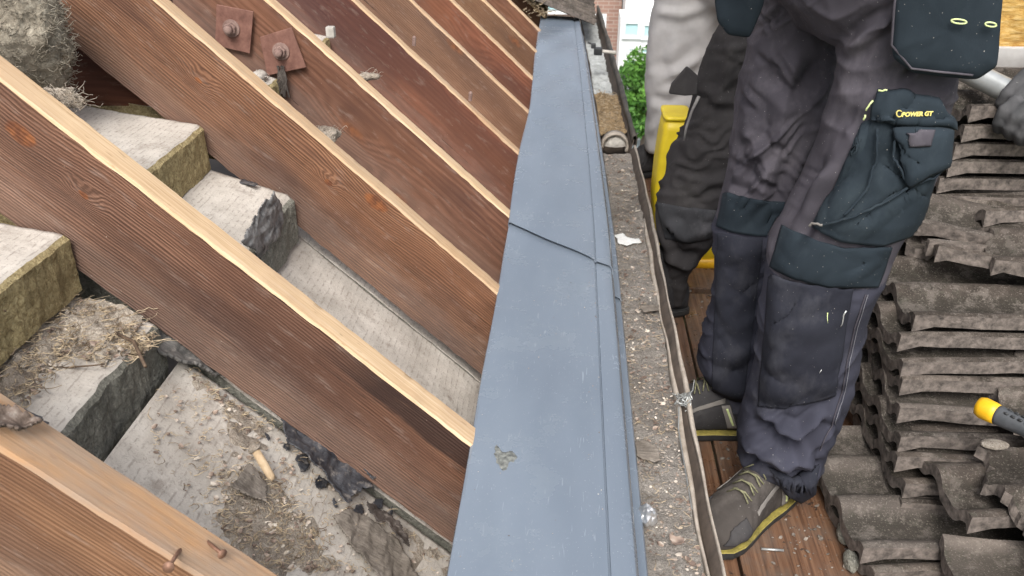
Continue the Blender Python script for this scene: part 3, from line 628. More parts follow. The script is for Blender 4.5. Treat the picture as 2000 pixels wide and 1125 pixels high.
# debris on the boards -----------------------------------------------------
def mound(name, label, fn, u0, u1, y0, y1, amp, mask, mat, seed, step=.004):
    U, Y = np.meshgrid(np.arange(u0, u1, step), np.arange(y0, y1, step), indexing='ij'); P = np.stack([U, Y, fn(U)], -1); pj = project(P)
    mk = mask(pj); h = (amp*(.5+fbm(P, 30, 4, seed)*.7+.4*vn(P, 110, seed))+.002)*mk-.004*(1-mk)-.002+.0015*vn(P, 160, seed+2)
    P[..., 2] += h; nx, ny = U.shape
    F = [(i*ny+k, (i+1)*ny+k, (i+1)*ny+k+1, i*ny+k+1) for i in range(nx-1) for k in range(ny-1)]
    return tag(mesh_obj(name, P.reshape(-1, 3), F, mat, smooth=True), label, kind='stuff')
def soft(polys, w=25):
    def f(pj):
        out = np.zeros(pj.shape[:-1])
        for poly in polys:
            d, _ = segdist(pj, poly+[poly[0]]); s_ = np.where(inpoly(pj, poly), d, -d)
            j_ = vn(np.concatenate([pj/38, pj[..., :1]*0], -1), 1, 3)*.9+vn(np.concatenate([pj/14, pj[..., :1]*0], -1), 1, 5)*.5
            out = np.maximum(out, np.clip(.5+s_/w+j_*.8, 0, 1))
        return out
    return f
zF = lambda x: -.603+(-.566-x)*(.143/.384)
zE = lambda x: (RD-.198-RN[0]*x)/RN[2]
mound('debris', 'straw coloured dusty debris on the left boards', zF, -.80, -.575, .604, .982, .014, soft([[(0, 640), (150, 560), (260, 590), (330, 690), (260, 740), (140, 700), (60, 770), (0, 830)], [(180, 560), (300, 600), (320, 660), (200, 680)]], 30), M_dust, 4)
mound('debris', 'brown grey dusty debris on the large board under the cream edged rafter', zE, -.54, -.03, .604, .992, .009, soft([[(380, 740), (560, 800), (720, 900), (880, 1050), (700, 980), (560, 860), (470, 850)], [(430, 900), (560, 960), (640, 1080), (700, 1125), (520, 1125), (420, 1010)], [(820, 1020), (880, 1040), (880, 1110), (800, 1080)]], 45), M_dust, 7)
mound('debris', 'dust on the crumbly pale board', zF, -.78, -.53, 1.044, 1.45, .006, soft([[(370, 330), (450, 350), (530, 370), (560, 420), (480, 440), (400, 370)]], 30), M_slab, 9)
mw = MB(); mc = MB()
def scat(fn, y0, y1, poly, n, Lr, rr):
    xs_ = [fn[0], fn[1]]; k = 0; tries = 0
    while k < n and tries < n*40:
        tries += 1; x = random.uniform(*xs_); y = random.uniform(y0, y1); z = fn[2](x)
        if inpoly(project(np.array([x, y, z])), poly):
            k += 1
            if random.random() < .66: wisp(mw, (x, y, z+random.uniform(.003, .014)), random.uniform(*Lr), random.uniform(*rr), 1.3, .35)
            else: chips(mc, x, y, z+random.uniform(.002, .008), random.uniform(.0015, .0045))
scat((-.80, -.57, zF), .606, .98, [(0, 600), (150, 540), (270, 590), (340, 690), (270, 760), (150, 700), (60, 790), (0, 830)], 900, (.012, .05), (.0004, .0009))
scat((-.54, -.03, zE), .606, .99, [(230, 760), (560, 780), (880, 1040), (880, 1125), (440, 1125)], 520, (.008, .035), (.0004, .0008))
scat((-.54, -.03, zE), .606, .99, [(430, 900), (560, 960), (640, 1080), (700, 1125), (520, 1125), (420, 1010)], 420, (.01, .04), (.0004, .0008))
scat((-.54, -.03, zE), .606, .99, [(360, 730), (560, 780), (700, 900), (600, 880), (440, 800)], 260, (.01, .04), (.0004, .0008))
scat((-.62, -.545, lambda x: -.61), .9, .985, [(230, 680), (290, 660), (330, 740), (290, 780)], 120, (.02, .05), (.0005, .0011))
scat((-.78, -.53, zF), 1.05, 1.45, [(370, 330), (450, 340), (560, 390), (560, 440), (460, 430)], 160, (.008, .025), (.0004, .0007))
tag(mw.obj('straw_litter', M_straw), 'thin straw and twig strands scattered over the boards', kind='stuff')
tag(mc.obj('grit', M_flake), 'small chips scattered over the boards', kind='stuff')
onE = lambda x, y: onR(x, y, -.194); onF = lambda x, y: onZ(x, y, -.585)
patch_blob('torn_felt', 'torn shiny black roofing felt strip beside the widest cream edged rafter', [(548, 796), (572, 818), (600, 850), (640, 880), (668, 905), (700, 935), (722, 968), (690, 972), (668, 992), (645, 968), (610, 925), (575, 890), (545, 865), (540, 830)], lambda x, y: onR(x, y, -.180), .010, M_felt, .002, .8, .008, .002, 'roofing felt', 26, 2, curl=.006)
patch_blob('torn_felt', 'small black felt piece tucked under the rafter right of the larger strip', [(672, 890), (700, 905), (728, 930), (718, 948), (690, 925)], lambda x, y: onR(x, y, -.172), .010, M_felt, .002, .6, .014, .002, 'roofing felt', 26, 4, curl=.006)
patch_blob('torn_felt', 'long brown grey paper felt scrap reaching the bottom of the photo near the tray', [(645, 1010), (672, 1000), (700, 1010), (735, 1030), (770, 1060), (800, 1120), (840, 1160), (740, 1150), (690, 1080), (655, 1040)], onE, .009, M_felt2, .002, .7, .006, .002, 'roofing felt', 22, 6, curl=.008)
patch_blob('torn_felt', 'dark curled strip on the long brown paper scrap', [(700, 990), (735, 1010), (770, 1045), (785, 1085), (765, 1080), (740, 1040), (705, 1012)], onE, .008, felt_mat('dark_brown_felt', (.03, .025, .022), (.1, .08, .07)), .002, .8, .018, .002, 'roofing felt', 26, 7, curl=.006)
patch_blob('torn_felt', 'grey felt scrap with a curled lip below the broken wood peg', [(432, 965), (475, 915), (495, 935), (512, 960), (510, 992), (470, 980)], onE, .005, M_felt2, .002, .4, .012, .003, 'roofing felt', 20, 8, curl=.012)
patch_blob('torn_felt', 'thick dark dusty felt slab under the lower edge of the widest cream edged rafter', [(262, 640), (300, 650), (350, 675), (400, 700), (432, 735), (415, 742), (370, 730), (310, 705), (272, 672)], lambda x, y: onR(x, y, -.188), .010, felt_mat('dusty_grey_felt', (.06, .058, .055), (.18, .17, .16), .8), .002, .5, .006, .005, 'roofing felt', 24, 9, curl=.006)
patch_blob('torn_felt', 'folded brown felt flap on the bottom left rafter at the photo edge', [(-60, 790), (0, 805), (28, 820), (72, 845), (50, 850), (30, 862), (0, 855), (-60, 850)], lambda x, y: onR(x, y, .002), .012, felt_mat('brown_felt', (.07, .05, .04), (.2, .15, .12)), .002, .6, .004, .003, 'roofing felt', 24, 10, curl=.012)
patch_blob('torn_felt', 'small dark blue grey felt scrap between the brown flap and the straw', [(20, 795), (60, 812), (95, 845), (70, 850), (30, 822)], lambda x, y: onR(x, y, -.03), .006, M_felt, .002, .6, .004, .002, 'roofing felt', 24, 11)
patch_blob('torn_felt', 'dark thin scrap lying on the crumbly pale board', [(452, 356), (480, 358), (508, 366), (500, 371), (470, 366)], lambda x, y: onZ(x, y, -.578), .004, M_felt, .002, .4, .006, .0015, 'roofing felt', 24, 12)
patch_blob('torn_membrane', 'torn black and silver membrane over the end of the crumbly board', [(540, 372), (556, 400), (560, 440), (545, 470), (522, 505), (500, 490), (478, 470), (500, 430), (520, 400)], lambda x, y: onX(x, y, -.498), .006, felt_mat('black_silver_membrane', (.03, .03, .032), (.42, .41, .40), .45), .002, .7, .002, .002, 'membrane', 45, 14, curl=.008)
rf_ = random.Random(4)
SHL = ['small black felt shard left of the middle of the torn black strip', 'black felt shard just below the torn black strip, near the peg', 'black felt shard below the narrow waist of the torn black strip', 'black felt shard right of the lower end of the torn strip', 'black felt shard where the torn strip meets the brown paper scrap', 'black felt shard directly under the lower end of the torn strip', 'smallest black felt shard, nearest the grey tray', 'tiny black felt shard at the upper tip of the torn strip']
for ki_, (cx_, cy_, sz_) in enumerate(((560, 875, 16), (590, 905, 20), (625, 945, 18), (735, 985, 16), (700, 1000, 20), (652, 985, 14), (760, 1000, 12), (520, 855, 12))):
    pl = [(cx_+sz_*rf_.uniform(.4, 1.2)*math.cos(a)*.8, cy_+sz_*rf_.uniform(.4, 1.2)*math.sin(a)) for a in np.linspace(0, 6.28, 7)[:-1]]
    o = patch_blob('felt_shard', SHL[ki_], pl, onE, .0015, M_felt, .0016, .9, .004, .0012, 'roofing felt', 40, cx_, curl=.002); o['group'] = 'small black felt shards'
# broken peg and twigs
g = thing('wood_peg', 'broken pale wood peg lying above the grey felt scrap', 'wood peg'); a = onE(484, 892)+RN*.018; b = onE(522, 948)+RN*.014
MB().tube([a, a*.6+b*.4, a*.1+b*.9, b], [.006, .0065, .006, .003], 8).obj('peg', simple('raw_pale_wood', (.42, .3, .18), (.62, .48, .32), 60, .8), g, True)
MB().tube([a-(b-a)*.18, a-(b-a)*.03, a+(b-a)*.05], [.004, .011, .009], 8).obj('frayed_end', M_dust, g, True)
def twig(pts, r, lab):
    tag(MB().tube(pts, r, 6).obj('twig', simple('dark_twig', (.05, .03, .02), (.16, .11, .07), 90, .8), smooth=True), lab, 'twig', 'twigs on the boards')
twig([onX(8, 606, -.655), onZ(50, 628, -.555), onZ(70, 645, -.565), onZ(95, 655, -.575)], [.001, .0016, .0016, .001], 'dark thin twig leaning on the yellow fibrous board edge')
twig([onF(*p) for p in ((20, 745), (70, 722), (130, 718), (180, 714), (205, 711))], [.001, .0013, .0013, .001, .0008], 'long thin twig across the left debris')
twig([onF(*p) for p in ((225, 650), (262, 668), (284, 716))], [.0022, .0026, .0022], 'short pale stalk at the top of the grey green board edge')

# ------------------------------------------------------------------ scaffold boards
ZB = -1.10
def plank(x0, x1, y0, y1, z, label):
    o = MB().box(((x0+x1)/2, 0, 0), (x1-x0, y1-y0, .038), bevel=.003).obj('scaffold_board', M_board); o.location = (0, (y0+y1)/2, z-.019); return tag(o, label, 'plank', 'scaffold planks underfoot')
plank(.10, .318, .3, 3.02, ZB-.004, 'scaffold plank mostly hidden under the gutter')
plank(.322, .545, .3, 2.05, ZB, 'wet orange brown scaffold plank under the near boot')
plank(.322, .545, 2.07, 3.16, ZB+.006, 'scaffold plank beyond the yellow tub')
for k, l in enumerate(['scaffold plank carrying the left ends of the tile pile', 'scaffold plank under the middle of the tile pile', 'scaffold plank under the right of the tile pile', 'outer scaffold plank far to the right']): plank(.549+.227*k, .772+.227*k, .3, 3.3, ZB-.003*(k % 2), l)
tag(MB().tube([onZ(1487, 1072, ZB+.004), onZ(1531, 1075, ZB+.004)], .0022, 8).obj('steel_pin', M_steel, smooth=True), 'bright steel pin lying on the plank below the near boot', 'pin')
lump('mortar_chunk', 'pale mortar chunk on the plank against the tile pile', 'mortar chunk', onZ(1645, 1040, ZB+.015), (.009, .022, .018), M_gfib, 22, 3, .35, 40)
lump('mortar_chunk', 'second pale mortar chunk nearer the bottom edge beside the tiles', 'mortar chunk', onZ(1662, 1095, ZB+.015), (.009, .022, .016), M_gfib, 25, 3, .35, 40)

m = MB(); rb_ = random.Random(9)
for k in range(900):
    x, y = random.uniform(.325, .52), .85+1.6*random.random()**1.4; chips(m, x, y, ZB+.0015, random.choice((.0012, .002, .0025, .004, .007 if k % 5 == 0 else .002)), 5, .3)
tag(m.obj('grit', simple('tile_grit', (.05, .04, .033), (.3, .26, .22), 60, .9)), 'tile grit and chips on the planks', kind='stuff')
# ------------------------------------------------------------------ roof tiles
def tile_mesh(Lx=.40, nw=3, seed=0, broken=0):
    P_ = .11; Wy = P_*nw; th = .015; ny = 14*nw+1; nx = 11
    def prof(y):
        t = (y/P_+.20) % 1.0
        return .021*math.sin(math.pi*t/.5)**.7-.006 if t < .5 else -.006-.003*math.sin(math.pi*(t-.5)/.5)
    T = []; B = []
    for i in range(nx):
        for k in range(ny):
            y = Wy*k/(ny-1); x0 = broken*.03*(abs(vn(np.array([[y*26, seed, 0]]))[0])*1.6+abs(vn(np.array([[y*90, seed, 3]]))[0])*.5) if broken else 0; x = x0+(Lx-x0)*i/(nx-1); q = np.array([[x*26, y*26, 2+seed]])
            z = prof(y)+.0006*vn(q)[0]+.0006*vn(q*3)[0]; e = .0025 if k in (0, ny-1) or i in (0, nx-1) else 0; jx = .0012*vn(q*2.5+9)[0] if i in (0, nx-1) else 0; jy = .0022*vn(q*2+4)[0] if k in (0, ny-1) else 0
            T.append((x+jx, y+jy, z-e)); B.append((x+jx, y+jy*1.3, z-th-(.010 if i < 1 else 0)-(.012 if k < 1 else 0)))
    V = T+B; n_ = nx*ny; F = []; mi = []
    for i in range(nx-1):
        for k in range(ny-1):
            a = i*ny+k; F.append((a, a+ny, a+ny+1, a+1)); F.append((n_+a, n_+a+1, n_+a+ny+1, n_+a+ny)); mi += [0, 0]
    for i in range(nx-1):
        a = i*ny; F.append((a, n_+a, n_+a+ny, a+ny)); mi.append(1); a = i*ny+ny-1; F.append((a, a+ny, n_+a+ny, n_+a)); mi.append(1)
    for k in range(ny-1):
        F.append((k, k+1, n_+k+1, n_+k)); mi.append(1); a = (nx-1)*ny+k; F.append((a, n_+a, n_+a+1, a+1)); mi.append(1)
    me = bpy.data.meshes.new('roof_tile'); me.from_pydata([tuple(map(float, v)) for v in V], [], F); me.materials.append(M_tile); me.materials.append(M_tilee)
    me.polygons.foreach_set('material_index', np.array(mi, np.int32)); me.polygons.foreach_set('use_smooth', np.array([q == 0 for q in mi])); me.update(); return me
TM = [tile_mesh(seed=1), tile_mesh(seed=4), tile_mesh(seed=7), tile_mesh(.36, 3, 9, 1), tile_mesh(.30, 2, 12, 1), tile_mesh(.22, 2, 15, 1), tile_mesh(.16, 1, 18, 1), tile_mesh(.20, 3, 21, 1)]
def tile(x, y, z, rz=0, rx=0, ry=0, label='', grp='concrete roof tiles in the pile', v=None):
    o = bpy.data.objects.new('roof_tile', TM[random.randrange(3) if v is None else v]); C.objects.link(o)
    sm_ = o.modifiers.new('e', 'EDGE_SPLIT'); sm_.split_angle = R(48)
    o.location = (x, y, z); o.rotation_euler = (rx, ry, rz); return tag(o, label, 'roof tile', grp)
ordn = ['lowest', 'second', 'third', 'fourth', 'fifth', 'sixth', 'seventh', 'eighth', 'ninth', 'tenth', 'eleventh', 'twelfth', 'thirteenth', 'fourteenth', 'fifteenth', 'sixteenth', 'seventeenth', 'eighteenth', 'nineteenth', 'twentieth']
def stack(x, y, ztop, where, shear=0.0, jit=1.0, pitch=.0345, z0=ZB, curve=None, rz0=0, sy=0, mixv=False):
    n = int((ztop-z0-.03)/pitch)
    for k in range(n):
        z = z0+.036+k*pitch; dx = shear*k+(curve(z) if curve else 0)
        tile(x+dx+random.uniform(-.012, .012)*jit, y-sy*(n-1-k)+random.uniform(-.008, .008)*jit, z+random.uniform(-.002, .002), rz0+random.uniform(-.04, .04)*jit, random.uniform(-.012, .012)*jit, random.uniform(-.012, .012)*jit,
             ordn[k % 20]+' roof tile up in the '+where, v=(random.choice((0, 1, 2, 3)) if mixv else None))
stack(.60, .72, -.955, 'nearest stack at the bottom right of the photo', .002, 1.6, .030, rz0=-.04, sy=.022, mixv=True)
stack(.93, .80, -.90, 'stack right of the nearest one, mostly outside the photo', .0, 1.0, .031, sy=.02)
stack(.515, 1.06, -1.0, 'low stack between the near boot and the nearest stack', .004, 1.8, .030, rz0=.05, sy=.03, mixv=True)
stack(.66, 1.045, -.905, 'short pile in front of the hammer', .004, 1.6, .030, z0=-.99, rz0=.03, sy=.035, mixv=True)
stack(.575, 1.36, -.745, 'knee high stack right of the near leg', .0065, 1.6, .0325, sy=.026)
stack(.99, 1.38, -.74, 'knee high stack at the right frame edge', .0, 1.0, .0335, sy=.026)
stack(.76, 1.72, -.445, 'tallest stack under the side pocket at the right', .003, 1.0, .038)
stack(.575, 1.72, -.76, 'low stack just behind the near knee', .004, 1.7, .033)
stack(1.175, 1.73, -.47, 'tall stack beyond the right frame edge', .0, 1.0, .0385)
stack(.62, 2.07, -.80, 'stack hidden behind the near thigh', .010, 1.8, .037)
stack(1.04, 2.07, -.56, 'stack behind the tallest stack', 0, 1.0, .037)
# a few chipped and broken tiles thrown on the heap
whr = ['by the near boot', 'beside the near calf', 'behind the near knee', 'under the side pocket', 'in front of the hammer', 'at the bottom edge of the photo']
sz = ['full sized', 'full sized', 'full sized', 'chipped', 'two roll broken', 'short broken', 'single roll broken', 'snapped short']
rs_ = random.Random(5); cnt = {}
def heap(n, x0, x1, y0, y1, zf, w, vs, tilt=.12, yaw=.12):
    for k in range(n):
        x, y = rs_.uniform(x0, x1), rs_.uniform(y0, y1); z = zf(x, y)+rs_.uniform(0, .012); v = rs_.choice(vs); key = (v, w); cnt[key] = cnt.get(key, 0)+1
        lab = sz[v]+' roof tile '+['lying', 'tipped', 'wedged', 'slumped', 'tilted', 'resting', 'leaning', 'jammed', 'lodged'][cnt[key] % 9]+' '+whr[w]
        tile(x, y, z, rs_.uniform(-yaw, yaw), rs_.uniform(-tilt, tilt), rs_.uniform(-tilt, tilt), lab, v=v)
heap(3, .62, .78, .74, .88, lambda x, y: -.925, 5, [4, 5, 7], .10, .4)
heap(3, .70, .84, 1.08, 1.2, lambda x, y: -.875, 4, [4, 5, 7], .10, .4)
heap(4, .70, .80, 1.46, 1.60, lambda x, y: -.715, 3, [4, 5, 7], .15, .5)
heap(4, .62, .74, 1.84, 1.95, lambda x, y: -.775, 2, [3, 4, 5], .2, .5)
L_ = [(.70, 1.60, -.690, -.30, .15, .1, 'pale roof tile across the top of the knee high stack', 0),
      (.84, 1.62, -.675, .10, -.1, .0, 'pale roof tile lying over the knee high stack at the right edge', 0)]
for (x, y, z, rz, rx, ry, lab, v) in L_: tile(x, y, z, rz, rx, ry, lab, v=v)
# tiles still on the far roof
for r_ in range(3):
    for k in range(3):
        p = np.array([-.246, 4.20+k*.325, -.655]) if r_ == 0 else np.array([-.22, 4.20+k*.325, -.64])-RDIR*(r_*.33+.03)
        o = tile(p[0], p[1], p[2], 0, 0, SL, ['lowest', 'middle', 'top'][r_]+' course tile still on the far roof, '+['nearest', 'second', 'third'][k]+' along', 'tiles still laid on the far roof', v=0)
        o.rotation_euler = (0, R(21) if r_ == 0 else SL+.04, 0)
g = thing('eaves_underlay', 'frayed tan underlay and straw under the far roof tiles', 'underlay')
m = MB(); p0 = np.array([-.16, 4.27, -.70])
rr = []
for k in range(30):
    y = 4.24+k*.03; rr.append([(-.55, y, -.385), (-.12+.012*math.sin(k*2.1), y, -.775+.006*math.sin(k*1.3)), (-.12+.012*math.sin(k*2.1), y, -.79), (-.55, y, -.42)])
m.loft(rr).obj('batten_sheet', M_moss, g); m = MB()
for k in range(60): wisp(m, (random.uniform(-.22, -.06), 4.22, random.uniform(-.77, -.68)), .05, .002, 1, .8)
m.obj('straw_ends', M_straw, g)

# ------------------------------------------------------------------ hammer on the tiles
g = thing('hammer', 'hammer with a yellow butt and dark rubber grip lying on the tiles', 'hammer')
a = onY(1912, 793, 1.16); b = onY(2000, 835, 1.10); d = (b-a)/np.linalg.norm(b-a)
def ell(c_, d_, rs, n=20, up=np.array([0, 0, 1.0])):
    s_ = np.cross(d_, up); s_ /= np.linalg.norm(s_); u = np.cross(s_, d_); return [c_+s_*rs[0]*math.cos(q)+u*rs[1]*math.sin(q) for q in np.linspace(0, 6.2832, n, endpoint=False)]
m = MB().loft([ell(a-d*.002, d, (.008, .009)), ell(a, d, (.014, .016)), ell(a+d*.008, d, (.0165, .0185)), ell(a+d*.022, d, (.016, .018)), ell(a+d*.032, d, (.0145, .0165))]); m.obj('butt_cap', M_yel2, g, True)
m = MB().loft([ell(a+d*t, d, (.0135+.0012*math.sin(t*60), .0155+.0012*math.sin(t*60))) for t in np.linspace(.03, .17, 24)]+[ell(a+d*.185, d, (.010, .012))]); m.obj('grip', M_grip, g, True)
m = MB()
for t in np.arange(.045, .16, .011):
    for q in (1.0, 1.7): 
        c_ = np.array(ell(a+d*t, d, (.0142, .0162), 63)[int(q*10)]); m.hull(c_, .0022, c_+d*.003, .0022)
m.obj('grip_dimples', M_black, g, True)
MB().tube([a+d*.18, a+d*.33], [.009, .009], 12).obj('shaft', M_yel2, g, True)
h0 = a+d*.335; sd_ = np.cross(d, [0, 0, 1.0]); sd_ /= np.linalg.norm(sd_)
m = MB().tube([h0-sd_*.05, h0-sd_*.045, h0-sd_*.03, h0-sd_*.02, h0+sd_*.015], [.013, .0145, .0145, .010, .012], 14); 
for q in (-1, 1): m.tube([h0+sd_*.01+d*.005*q, h0+sd_*.045+d*.007*q-np.array([0, 0, .006]), h0+sd_*.075+d*.012*q-np.array([0, 0, .022])], [.009, .006, .002], 8)
m.obj('claw_head', M_steel, g, True)
lump('mortar_chunk', 'smooth pale pebble of mortar below the hammer', 'mortar chunk', onY(1943, 868, 1.17), (.024, .012, .006), M_dust, 31, 3, .15, 30)

# ------------------------------------------------------------------ people
def oval(c_, ax, ay, a, b, n=40, p=2.3):
    out = []
    for q in np.linspace(0, 2*math.pi, n, endpoint=False):
        cs, sn = math.cos(q), math.sin(q); out.append(c_+ax*a*abs(cs)**(2/p)*np.sign(cs)+ay*b*abs(sn)**(2/p)*np.sign(sn))
    return out
def leg_rings(rows, yp, ratio=1.0, tilt=0.0, shift=None):
    rings = []; rows = sorted(rows); ys = np.arange(rows[0][0], rows[-1][0]+1, 12)
    Lx = np.interp(ys, [r_[0] for r_ in rows], [r_[1] for r_ in rows]); Rx = np.interp(ys, [r_[0] for r_ in rows], [r_[2] for r_ in rows])
    for y, l, r_ in zip(ys, Lx, Rx):
        Y = yp(y) if callable(yp) else yp; a, b = onY(l, y, Y), onY(r_, y, Y); w = np.linalg.norm(b-a)/2*.975
        rings.append(oval((a+b)/2, np.array([1.0, 0, 0]), np.array([0, 1.0, 0]), w, min(w*ratio, .098)))
    return rings
def cloth(mb, vox, strokes=(), wr=(), amp=.004, seed=0, sm=4, extra=None):
    V, F, N = remesh(mb, vox, sm)
    h = amp*.25*fbm(V*np.array([1, 1, .6]), 13, 2, seed)
    Vr = np.stack([V[:, 0]*.75+V[:, 2]*.75, V[:, 1]*.8, V[:, 2]*1.0-V[:, 0]*.8], -1)+vn(V, 7, seed+1)[:, None]*.06
    rd = 1-np.abs(vn(Vr*np.array([.55, .7, 1.6]), 13, seed+2)); h += amp*1.0*(rd**4-.25)
    rd = 1-np.abs(vn(Vr*np.array([1.6, .7, .5]), 12, seed+4)); h += amp*.5*(rd**5-.2)
    Nn = N; face = np.clip(-(Nn@CF)*1.6+.35, 0, 1); pj = project(V)
    for (line, w, a_) in strokes:
        d, t = segdist(pj, line); tap = np.clip(np.minimum(t, 1-t)*4+.15, 0, 1); h += a_*1.2*face*tap*(np.exp(-np.abs(d/w)**1.3)-.55*np.exp(-((d-w*1.9)/(w*.9))**2))
    if extra: h += extra(V, pj, face)
    V = V+N*h[:, None]; return V, F
def creases(rows, n, seed, y0, y1, amp=.0035, ang=(25, 60)):
    r_ = random.Random(seed); out = []; ys = [q[0] for q in sorted(rows)]
    for k in range(n):
        y = r_.uniform(y0, y1); l, r2 = np.interp(y, ys, [q[1] for q in sorted(rows)]), np.interp(y, ys, [q[2] for q in sorted(rows)]); x = r_.uniform(l, r2); a = math.radians(r_.uniform(*ang))*r_.choice((-1, 1, 1)); L_ = r_.uniform(22, 75); c_ = r_.uniform(-14, 14)
        dx, dy = math.cos(a)*L_, math.sin(a)*L_; out.append(([(x-dx, y+dy), (x+c_*.4, y+c_), (x+dx, y-dy)], r_.uniform(3.5, 8), amp*r_.uniform(.5, 1.2)*r_.choice((1, -1))))
    return out
def bvh(V, F): return BVHTree.FromPolygons([tuple(v) for v in V], [tuple(f) for f in F])
def cast(bv, x, y):
    r_ = ray(x, y); h = bv.ray_cast(Vector((0, 0, 0)), Vector(r_)); return None if h[0] is None else (np.array(h[0]), np.array(h[1]))
def patch(name, top, bot, bv, mat, parent, off=.003, th=.0035, puff=0, label=None, ns=44, seed=0, roughn=.0012):
    """a cloth panel sewn on: spans between two image polylines, laid on the trousers and puffed out from them"""
    def samp(line, n):
        L_ = np.array(line, float); s_ = np.r_[0, np.cumsum(np.linalg.norm(np.diff(L_, axis=0), axis=1))]; q = np.linspace(0, s_[-1], n)
        return np.stack([np.interp(q, s_, L_[:, 0]), np.interp(q, s_, L_[:, 1])], -1)
    A, B = samp(top, ns), samp(bot, ns); nv = max(6, int(np.linalg.norm(A-B, axis=1).max()/6)); G = {}
    last = None
    for i in range(ns):
        for k in range(nv+1):
            p = A[i]+(B[i]-A[i])*k/nv; h = cast(bv, *p)
            if h: 
                u = 4*(i/(ns-1))*(1-i/(ns-1)); v = 4*(k/nv)*(1-k/nv); n_ = h[1] if h[1]@CF < 0 else -h[1]
                q = h[0]+n_*(off+puff*min(1, u*2)*min(1, v*2))+n_*roughn*vn((h[0]*30+seed)[None], 1)[0]; G[i, k] = q
    # keep only cells that do not jump in depth
    keys = {}; V = []; F = []
    for i in range(ns-1):
        for k in range(nv):
            q = [(i, k), (i, k+1), (i+1, k+1), (i+1, k)]
            if all(z in G for z in q):
                ps = [G[z] for z in q]
                if max(np.linalg.norm(ps[a_]-ps[a_-1]) for a_ in range(4)) < .035:
                    f = []
                    for z in q:
                        if z not in keys: keys[z] = len(V); V.append(G[z])
                        f.append(keys[z])
                    F.append(f)
    # largest connected piece only
    par = list(range(len(V)))
    def fd(a):
        while par[a] != a: par[a] = par[par[a]]; a = par[a]
        return a
    for f in F:
        for q in f[1:]: par[fd(q)] = fd(f[0])
    cnt_ = {}
    for f in F: cnt_[fd(f[0])] = cnt_.get(fd(f[0]), 0)+1
    big = max(cnt_, key=cnt_.get); F = [f for f in F if fd(f[0]) == big]; used = sorted({q for f in F for q in f}); re_ = {q: i for i, q in enumerate(used)}
    V = [V[q] for q in used]; F = [[re_[q] for q in f] for f in F]
    o = mesh_obj(name, V, F, mat, parent, True); s = o.modifiers.new('t', 'SOLIDIFY'); s.thickness = th; s.offset = 0
    if label: o['label'] = label
    return o
def seam(name, line, bv, mat, parent, r=.001, off=.002, step=6):
    pts = []
    for k in range(len(line)-1):
        a, b = np.array(line[k], float), np.array(line[k+1], float); n = max(2, int(np.linalg.norm(b-a)/step))
        for t in np.linspace(0, 1, n, endpoint=(k == len(line)-2)):
            h = cast(bv, *(a+(b-a)*t))
            if h: n_ = h[1] if h[1]@CF < 0 else -h[1]; pts.append(h[0]+n_*off)
    if len(pts) > 1: return MB().tube(pts, r, 5).obj(name, mat, parent, True)

